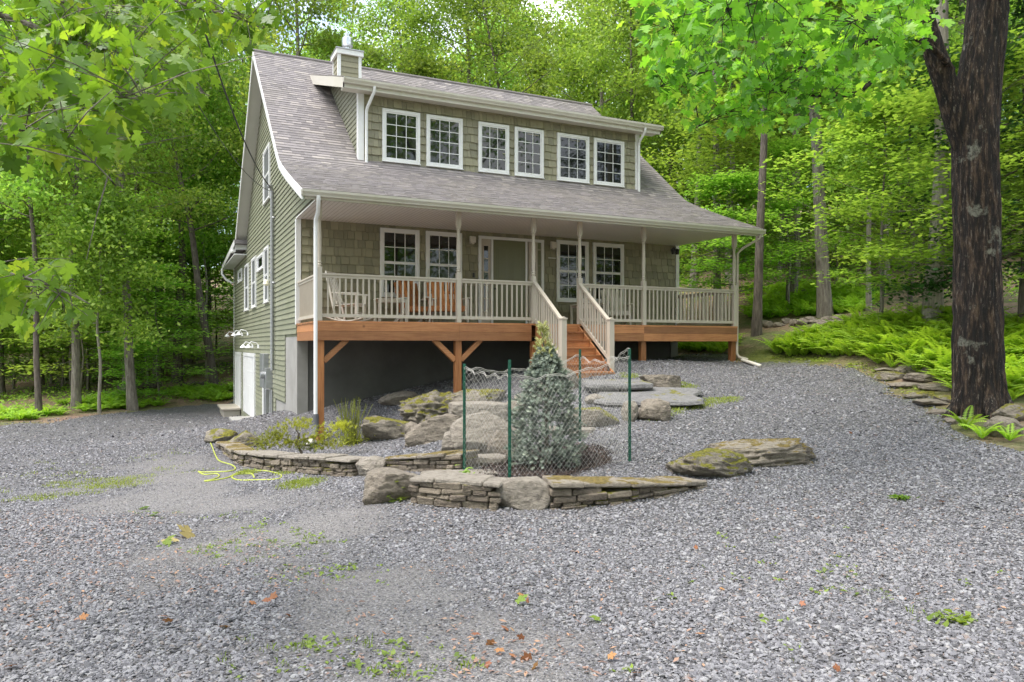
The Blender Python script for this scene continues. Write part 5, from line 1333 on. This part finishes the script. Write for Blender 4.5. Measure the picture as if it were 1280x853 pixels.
# ================================================================== GARDEN PLANTS
p, v = hit(362, 580); pine = thing('dwarf_pine', p+Vector((sa*.35, ca*.35, .05)), 'yellow green dwarf pine with bent dark stem in the walled bed', 'shrub')
b = MB(); b.tube([(.12, 0, -.1), (.10, 0, .1), (.02, 0, .25), (.06, 0, .42), (.0, 0, .5)], [.03, .026, .022, .018, .01], 8)
b.tube([(.02, 0, .25), (-.2, .05, .33), (-.42, .05, .36)], [.015, .012, .006], 6); b.tube([(.06, 0, .3), (.4, .05, .4), (.75, .08, .5)], [.015, .012, .006], 6); b.tube([(.02, 0, .2), (.3, .1, .22), (.5, .1, .25)], [.012, .01, .006], 6)
R3 = np.array(ROT); b.v = [tuple(R3@np.array(q)) for q in b.v]; b.build('trunk', 'bark_dark', pine, smooth=True)
g = np.random.default_rng(55); cs = []; tt = []
for (cx_, cz_, w, h_, n_) in [(.02, .56, .26, .09, 90), (-.35, .38, .24, .09, 80), (.42, .36, .28, .08, 80), (.78, .53, .22, .08, 80), (-.1, .25, .3, .08, 70), (.25, .2, .3, .07, 60), (-.5, .22, .22, .1, 60), (.55, .2, .22, .07, 40)]:
    cs.append(np.stack([g.normal(cx_, w*.5, n_), g.normal(0, .16, n_), g.normal(cz_, h_*.55, n_)], 1)); tt.append(np.full(n_, np.clip(g.normal(.5, .2)+(.25 if cz_ > .45 else -.1), 0, 1)))
cs = np.concatenate(cs)@R3.T; tt = np.concatenate(tt); ds_ = np.stack([g.normal(0, .6, len(cs)), g.normal(0, .6, len(cs)), np.full(len(cs), .8)], 1)
V, Fc = shoots(cs, ds_, .05, 22, g, .045, .004); npmesh('foliage', V, Fc, np.repeat(tt, 22), 'leaf_pine', pine)
p, v = hit(440, 556); tall = thing('tall_herb', p, 'clump of tall thin green stems with yellow base near the rocks', 'plant')
g = np.random.default_rng(56); Vs = []; 
b = MB()
for k in range(80):
    a = g.uniform(0, 6.28); L = g.uniform(.5, .95); x0, y0 = g.normal(0, .09, 2); dx, dy = g.normal(0, .13, 2)
    b.tube([(x0, y0, 0), (x0+dx*.4, y0+dy*.4, L*.55), (x0+dx, y0+dy, L)], [.005, .0045, .003], 4, cap=False, t=g.uniform(0, 1))
b.build('stem', 'leaf_grass', tall, recalc=False)
C = np.stack([g.normal(0, .16, 420), g.normal(0, .12, 420), np.abs(g.normal(0, .16, 420))], 1); V, Fc = quads_leaves(C, g.uniform(.05, .12, 420), g.uniform(.008, .018, 420), .2, g); npmesh('foliage', V, Fc, g.uniform(.5, 1, 420), 'leaf_pine', tall)
for i, (px, py, lb) in enumerate([(575, 488, 'dark green weed clump at the foot of the centre porch post'), (505, 628, 'bright green weed growing at the foot of the flat-topped boulder'), (578, 606, 'small weed beside the left green fence post'), (1128, 626, 'flattened dark green leafy sprig lying on the right gravel'), (1190, 780, 'torn bright green leaf sprig on the lower right gravel')]):
    p, v = hit(px, py); g = np.random.default_rng(570+i); n = 34; s = .5 if i < 1 else 1
    flat = i >= 3
    C = np.stack([g.normal(0, .07, n), g.normal(0, .05, n), g.uniform(.02, .05, n) if flat else np.abs(g.normal(.06, .07, n))], 1); V, Fc = quads_leaves(C, g.uniform(.05, .11, n), g.uniform(.025, .05, n), .6, g)
    t = tag(npmesh('weed_plant' if not flat else 'leaf_sprig', V, Fc, g.uniform(.2, .9, n), 'leaf_weed' if i != 3 else 'leaf_hang', loc=p), lb, 'plant' if not flat else 'leaf')
# hose
hp = [(262,552),(266,562),(270,572),(275,578),(290,583),(294,588),(284,591),(255,592),(248,591),(256,595),(270,594),(274,597),(266,601),(256,603),(262,603),(284,599),(300,592),(326,590),(345,593),(352,597),(345,601),(320,602),(298,602),(290,598),(300,594),(314,594),(318,599)]
hq = [hit(*q)[0]+Vector((0, 0, .02)) for q in hp]
def catmull(P, n=8):
    out = []
    for i in range(len(P)-1):
        a, b_, c_, d = P[max(i-1, 0)], P[i], P[i+1], P[min(i+2, len(P)-1)]
        for k in range(n):
            t = k/n; out.append(.5*((2*b_)+(c_-a)*t+(2*a-5*b_+4*c_-d)*t*t+(3*b_-a-3*c_+d)*t**3))
    return out+[P[-1]]
b = MB(); b.tube(catmull(hq), .011, 8); tag(b.build('garden_hose', 'hose', smooth=True), 'bright yellow garden hose looped on gravel by the stone wall', 'hose')
a_, b_ = hit(928, 453)[0], hit(950, 460)[0]
b = MB(); b.tube([a_+Vector((0, 0, .06)), b_+Vector((0, 0, .05))], .045, 12); tag(b.build('drain_pipe', 'cream', smooth=True), 'pale drain pipe lying on gravel beyond the right porch post', 'pipe')
# dead wood
for i, (p0, p1, r_, mat, lb) in enumerate([((150, 492), (200, 486), .28, 'bark_dark', 'dark rotting log on the woodland floor left of the house'), ((225, 484), (262, 480), .12, 'bark_dark', 'fallen branch log near the house rear corner'), ((965, 372), (1070, 356), .10, 'bark', 'long fallen log across the right slope')]):
    a_, b_ = hit(*p0)[0], hit(*p1)[0]; b = MB(); up_ = Vector((0, 0, r_*.6)); n = 8
    b.tube([a_.lerp(b_, k/n)+up_+Vector((0, 0, .05*math.sin(k*2))) for k in range(n+1)], [r_*(1-.04*k) for k in range(n+1)], 10); tag(b.build('fallen_log', mat, smooth=True), lb, 'log')
# ================================================================== LOBED LEAVES
_r = [(.07, -.04), (.30, -.02), (.36, .05), (.27, .12), (.24, .22), (.38, .26), (.43, .36), (.58, .50), (.44, .52), (.36, .60), (.21, .55), (.20, .66), (.27, .74), (.13, .80), (0, 1)]
LEAF2 = np.array([(0, .38)]+[(0, 0)]+_r+[(-x, y) for x, y in _r[:-1]][::-1])
nL = len(LEAF2)
LV3 = np.stack([LEAF2[:, 0], LEAF2[:, 1], -.22*LEAF2[:, 1]**2-.30*LEAF2[:, 0]**2+.10*np.abs(LEAF2[:, 0])], 1)
LF = np.array([(0, i, i+1 if i+1 < nL else 1) for i in range(1, nL)])
def lobed(name, C, D, size, mat, parent, seed, nz=.75, loc=None, T=None):
    """leaves at C pointing along D (mostly outward and drooping)"""
    g = np.random.default_rng(seed); n = len(C); y = D/np.linalg.norm(D, axis=1)[:, None]
    nr = g.normal(0, .45, (n, 3))+np.array([0, 0, nz]); nr -= y*(nr*y).sum(1)[:, None]; nr /= np.linalg.norm(nr, axis=1)[:, None]; x = np.cross(y, nr)
    cv = g.uniform(.3, 1.6, n)
    A = LV3[None]*np.stack([g.uniform(.85, 1.15, n), np.ones(n), cv], 1)[:, None, :]*np.asarray(size)[:, None, None]
    V = C[:, None, :]+A[..., 0:1]*x[:, None]+A[..., 1:2]*y[:, None]+A[..., 2:3]*nr[:, None]
    Fc = (LF[None]+(np.arange(n)*nL)[:, None, None]).reshape(-1, 3)
    if T is None: T = g.uniform(0, 1, n)
    return npmesh(name, V.reshape(-1, 3), Fc, np.repeat(T, len(LF)), mat, parent, loc)
# ---- left overhanging maple: trunk out of frame to the left, boughs reaching in
x, y = W(-5.6, 4.3); base = Vector((x, y, hxy(x, y)))
mtree = thing('maple_tree', base, 'leafy maple boughs hanging into the upper left of the picture', 'tree')
tb = MB(); tb.tube([base+Vector((0, 0, z)) for z in (-.3, .2, 1.5, 3, 4.5, 6.5)], [.26, .2, .17, .15, .12, .06], 14)
def pxb(l): return [at(*q) for q in l]
boughs = [[(-330,120,4.6),(-150,70,4.5),(-30,20,4.3),(50,36,4.2),(110,80,4.1),(150,130,4.0),(190,170,3.9)],
          [(-330,60,4.6),(-100,-30,4.6),(75,0,4.5),(110,34,4.4),(140,60,4.3),(200,90,4.2),(262,120,4.2)],
          [(-330,160,4.6),(-120,110,4.0),(0,106,3.7),(60,120,3.6),(145,121,3.5),(190,128,3.5)],
          [(-330,190,4.6),(-150,150,3.8),(-40,150,3.3),(40,165,3.2),(90,180,3.2),(140,226,3.2)],
          [(-330,0,4.6),(-50,-90,4.8),(140,-40,4.8),(230,6,4.7),(290,20,4.6),(335,38,4.6)],
          [(-330,380,4.6),(-160,340,4.0),(-60,330,3.6),(20,345,3.5),(70,360,3.5),(112,380,3.5)]]
BP = []
for l in boughs:
    P = catmull(pxb(l), 6); P[0] = Vector((base.x, base.y, P[0].z)); tb.tube(P, [max(.003, .03*(1-k/len(P))**1.3) for k in range(len(P))], 6, cap=False); BP.append(P)
g = np.random.default_rng(66); Cc, Dd, Tt = [], [], []
def inleft(q):
    u, v = UV(q[0], q[1]); px = 640+F*u/v; py = Y0-F*(q[2]-CZ)/v
    if px > 345: return False
    lim = np.interp(px, [-400, 0, 60, 110, 150, 200, 260, 300, 340], [260, 215, 210, 205, 190, 140, 115, 80, 62])
    if py < lim: return True
    return px < 118 and 318 < py < 418-.2*max(0, px) and px < 112
def tw(P, n, spread, side):
    for _ in range(n):
        i = int(len(P)*(.25+.75*g.random()**.8)); i = min(i, len(P)-2); p0 = np.array(P[i]); dr = np.array(P[i+1]-P[i]); dr /= np.linalg.norm(dr)
        off = g.normal(0, 1, 3)*np.array(spread); tip = p0+off+dr*.15
        if not inleft(tip): continue
        tb.tube([Vector(p0), Vector(p0*.5+tip*.5+np.array([0, 0, .02])), Vector(tip)], [.004, .003, .0015], 3, cap=False)
        base_t = g.random()
        for k in range(g.integers(3, 7)):
            c_ = p0+(tip-p0)*g.uniform(.45, 1.05)+g.normal(0, .05, 3); d = off*.5+g.normal(0, .25, 3)+np.array([0, 0, -.38])
            if not inleft(c_): continue
            Cc.append(c_); Dd.append(d); Tt.append(np.clip(base_t*.5+g.uniform(0, .5), 0, 1))
for P, n in zip(BP, (112, 120, 96, 88, 96, 110)): tw(P, n, (.26, .26, .16), 0)
Cc = np.array(Cc)-np.array(base); Dd = np.array(Dd)
tbv = [tuple(Vector(q)-base) for q in tb.v]; tb.v = tbv; tb.build('trunk', 'bark', mtree, smooth=True, recalc=False)
lobed('crown', Cc, Dd, g.uniform(.055, .105, len(Cc)), 'leaf_maple', mtree, 67, T=np.array(Tt))
# ---- big forked tree on the right
p, vv0 = hit(1224, 524); VB = vv0+.35; x, y = W((1224-640)/F*VB, VB); base = Vector((x, y, hxy(x, y)))
big = thing('oak_tree', base, 'big dark-barked tree forking high on the right, lichen patches on trunk', 'tree')
def bark_fn(sd_):
    def f(s, th, p_):
        c_ = Vector((math.cos(th)*2.2, math.sin(th)*2.2, p_.z*.55+sd_)); n1_ = mnoise.fractal(c_*1.9, 1.0, 2.0, 4); n2_ = abs(mnoise.noise(Vector((math.cos(th)*7, math.sin(th)*7, p_.z*1.6+sd_)))); n3_ = abs(mnoise.noise(Vector((math.cos(th)*16, math.sin(th)*16, p_.z*5+sd_))))
        return 1+.05*n1_+.12*(min(n2_, .45)-.2)+.07*(min(n3_, .4)-.2)
    return f
b = MB()
ctr = [(1226,540),(1224,505),(1223,470),(1222,400),(1221,300),(1219,200),(1222,120),(1232,40),(1238,-60),(1244,-200),(1240,-420),(1236,-700)]
wid = [88,77,71,66,63,64,62,57,54,48,38,22]
pts = catmull([at(a_, b_, VB) for a_, b_ in ctr], 26); rad = np.interp(np.linspace(0, len(wid)-1, len(pts)), range(len(wid)), wid)*VB/F/2*.80
b.tube(pts, list(rad), 128, fn=bark_fn(3))
lp = catmull([at(1208, 190, VB), at(1196, 150, VB-.02), at(1180, 100, VB-.05), at(1163, 50, VB-.1), at(1150, 5, VB-.15), at(1135, -60, VB-.3), at(1105, -180, VB-.6), at(1060, -340, VB-1.0)], 18)
lr = np.interp(np.linspace(0, 7, len(lp)), range(8), [36, 38, 34, 31, 28, 25, 20, 10])*VB/F/2*.76
b.tube(lp, list(lr), 72, fn=bark_fn(9))
# roots flare
for a_ in (0.3, 1.5, 2.8, 4.1, 5.3):
    dx, dy = math.cos(a_), math.sin(a_); b.tube([Vector((base.x+dx*.18, base.y+dy*.18, base.z+.5)), Vector((base.x+dx*.38, base.y+dy*.38, base.z+.08)), Vector((base.x+dx*.62, base.y+dy*.62, base.z-.1))], [.13, .10, .04], 12)
limbs = [[(1150,20,VB-.15),(1110,50,VB-.5),(1040,62,VB-1.2),(960,70,VB-2.0),(880,90,VB-2.6),(820,110,VB-3)],
         [(1190,88,VB-.1),(1172,66,VB-.4),(1148,50,VB-.6),(1100,48,VB-1.0),(1010,80,VB-1.6),(930,130,VB-2.2),(870,160,VB-2.6)],
         [(1150,-10,VB-.3),(1080,-30,VB-1.5),(980,-10,VB-2.8),(900,20,VB-3.6),(840,40,VB-4.2)],
         [(1235,-60,VB),(1150,-120,VB-2),(1050,-70,VB-3.6),(960,-20,VB-4.6),(900,20,VB-5)],
         [(1240,-100,VB),(1290,-60,VB-.5),(1340,0,VB-1.2)],
         [(1130,45,VB-.8),(1080,110,VB-1.2),(1020,120,VB-1.8),(950,110,VB-2.4)],
         [(1236,-120,VB),(1200,-200,VB+2),(1120,-160,VB+3),(1040,-60,VB+3)],
         [(1238,-80,VB),(1180,-60,VB-1.8),(1120,0,VB-3.2),(1060,30,VB-4.0)]]
LPs = []
for l in limbs:
    P = catmull([at(*q) for q in l], 8); b.tube(P, [max(.005, .055*(1-k/len(P))**1.2) for k in range(len(P))], 7, cap=False); LPs.append(P)
g = np.random.default_rng(68); Cc, Dd, Tt = [], [], []
def inright(q):
    u, v = UV(q[0], q[1]); px = 640+F*u/v; py = Y0-F*(q[2]-CZ)/v
    if px > 1185 or px < 775: return py < -10
    lim = np.interp(px, [775, 800, 840, 880, 920, 980, 1040, 1100, 1150, 1185], [40, 70, 150, 165, 170, 165, 160, 140, 70, 40])
    return py < lim
for P, n in zip(LPs, (90, 90, 85, 75, 20, 62, 45, 60)):
    for _ in range(n):
        i = int(len(P)*(.2+.8*g.random()**.8)); i = min(i, len(P)-2); p0 = np.array(P[i]); dr = np.array(P[i+1]-P[i]); dr /= np.linalg.norm(dr)
        off = g.normal(0, 1, 3)*np.array([.42, .42, .26])+dr*.2; tip = p0+off
        if not inright(tip): continue
        b.tube([Vector(p0), Vector(p0*.5+tip*.5+np.array([0, 0, .04])), Vector(tip)], [.006, .004, .002], 3, cap=False); base_t = g.random()
        for k in range(g.integers(5, 10)):
            c_ = p0+(tip-p0)*g.uniform(.4, 1.1)+g.normal(0, .09, 3)
            if not inright(c_): continue
            Cc.append(c_); Dd.append(off*.4+g.normal(0, .3, 3)+np.array([0, 0, -.22])); Tt.append(np.clip(base_t*.75+g.uniform(0, .3), 0, 1))
# crown above the frame
for _ in range(2600):
    q = np.array(at(1180, -330, VB))+g.normal(0, 1, 3)*np.array([2.6, 2.6, 1.5])
    u, v = UV(q[0], q[1]); py = Y0-F*(q[2]-CZ)/max(v, .5)
    if py < -20: Cc.append(q); Dd.append(g.normal(0, 1, 3)); Tt.append(g.random())
Cc = np.array(Cc)-np.array(base); Dd = np.array(Dd)
m, nt_, bs = newmat('bark_oak_lichen'); p_ = pos(nt_, (10, 10, 1.8)); p1 = pos(nt_)
n = noi(nt_, p_, 1.6, 9, .72); n2 = noi(nt_, p1, 1.9, 5, .6); n3 = noi(nt_, p1, 26, 5, .75)
c = ramp(nt_, n, [(.41, (.003, .002, .0015)), (.50, (.020, .0115, .007)), (.61, (.105, .066, .040)), (.76, (.20, .145, .10))])
pale = mathn(nt_, 'MULTIPLY', ramp(nt_, n2, [(.595, (0, 0, 0)), (.64, (.75, .75, .75))]), ramp(nt_, n3, [(.36, (.25, .25, .25)), (.5, (1, 1, 1))]))
c = mixc(nt_, pale, c, ramp(nt_, n3, [(.3, (.16, .16, .12)), (.7, (.40, .41, .33))]))
c = mixc(nt_, ramp(nt_, noi(nt_, p_, 3.2, 5, .8), [(.585, (0, 0, 0)), (.65, (.7, .7, .7))]), c, (.29, .265, .225))
nt_.links.new(c, bs.inputs['Base Color']); bs.inputs['Roughness'].default_value = .9; bump(nt_, bs, n, 1.0, .16); M['bark_big'] = m
b.v = [tuple(Vector(q)-base) for q in b.v]; b.build('trunk', 'bark_big', big, smooth=True, recalc=False)
lobed('crown', Cc, Dd, g.uniform(.085, .155, len(Cc)), 'leaf_hang', big, 69, T=np.array(Tt))
# ---- fallen leaves on the gravel (single leaves)
FL = [(662,735),(648,748),(658,756),(628,790),(640,795),(618,810),(655,806),(664,829),(672,838),(900,742),(880,800),(610,836),(800,850),(760,830),(280,790),(330,756),(312,759),(338,752),(215,784),(40,776),(100,780),(206,778),(920,602),(872,690),(1000,760),(1150,748),(1050,845),(360,775),(1180,632),(990,570),(1065,545),(1095,548),(640,829),(590,800),(620,820),(20,840),(480,800)]
gl = np.random.default_rng(73); first = {}
def leafobj(px, py, mat, label, group, size, name='fallen_leaf'):
    p, v = hit(px, py); key = (mat, int(gl.integers(3)))
    if key not in first:
        o = lobed(name, np.zeros((1, 3)), np.array([[1., 0, 0]]), np.array([1.0]), mat, None, int(gl.integers(999)), nz=1.2); first[key] = o
    else:
        o = first[key].copy(); COL.objects.link(o)
    o.location = p+Vector((0, 0, .035)); a = gl.uniform(0, 6.28); o.rotation_euler = (gl.normal(0, .3), gl.normal(0, .3), a); o.scale = (size,)*3
    o['label'] = label; o['category'] = 'leaf'; o['kind'] = 'thing'
    if group: o['group'] = group
    return o
for q in FL: leafobj(*q, 'deadleaf', 'small orange brown dead leaf lying on the gravel', 'dead orange leaves scattered on the gravel', gl.uniform(.035, .06))
leafobj(646, 760, 'leaf_weed', 'bright green fallen leaf just below the orange leaves', None, .09, 'green_leaf')
leafobj(747, 783, 'leaf_weed', 'pale green fallen leaf on the open gravel at centre', None, .08, 'green_leaf')
for i, q in enumerate([(218, 678), (232, 676), (206, 680)]): leafobj(*q, 'paleleaf' if i != 2 else 'leaf_weed', ['yellowish wilted leaf of the cluster on the left gravel', 'tan wilted leaf at the right of the wilted cluster', 'green leaf at the left of the wilted leaf cluster'][i], None, .20, 'wilted_leaf')
for i, q in enumerate([(185, 638), (192, 648)]): leafobj(*q, 'leaf_weed', ['green fallen leaf below the left grass strip', 'second green leaf under the first on left gravel'][i], None, .13, 'green_leaf')
# ---- service cables
for i, (e, r_, lb) in enumerate([(at(205, -130, 9.5), .016, 'thick black service cable running from the gable mast to the upper left'), (at(150, -60, 9.0), .008, 'thin black service wire below the thick cable from the mast')]):
    a_ = Vector((-.16, 3.5, 3.86-.12*i)); P = [a_.lerp(e, k/30)+Vector((0, 0, -.55*4*(k/30)*(1-k/30))) for k in range(31)]
    b = MB(); b.tube(P, r_, 6, cap=False); tag(b.build('service_cable', 'black', smooth=True, recalc=False), lb, 'cable')
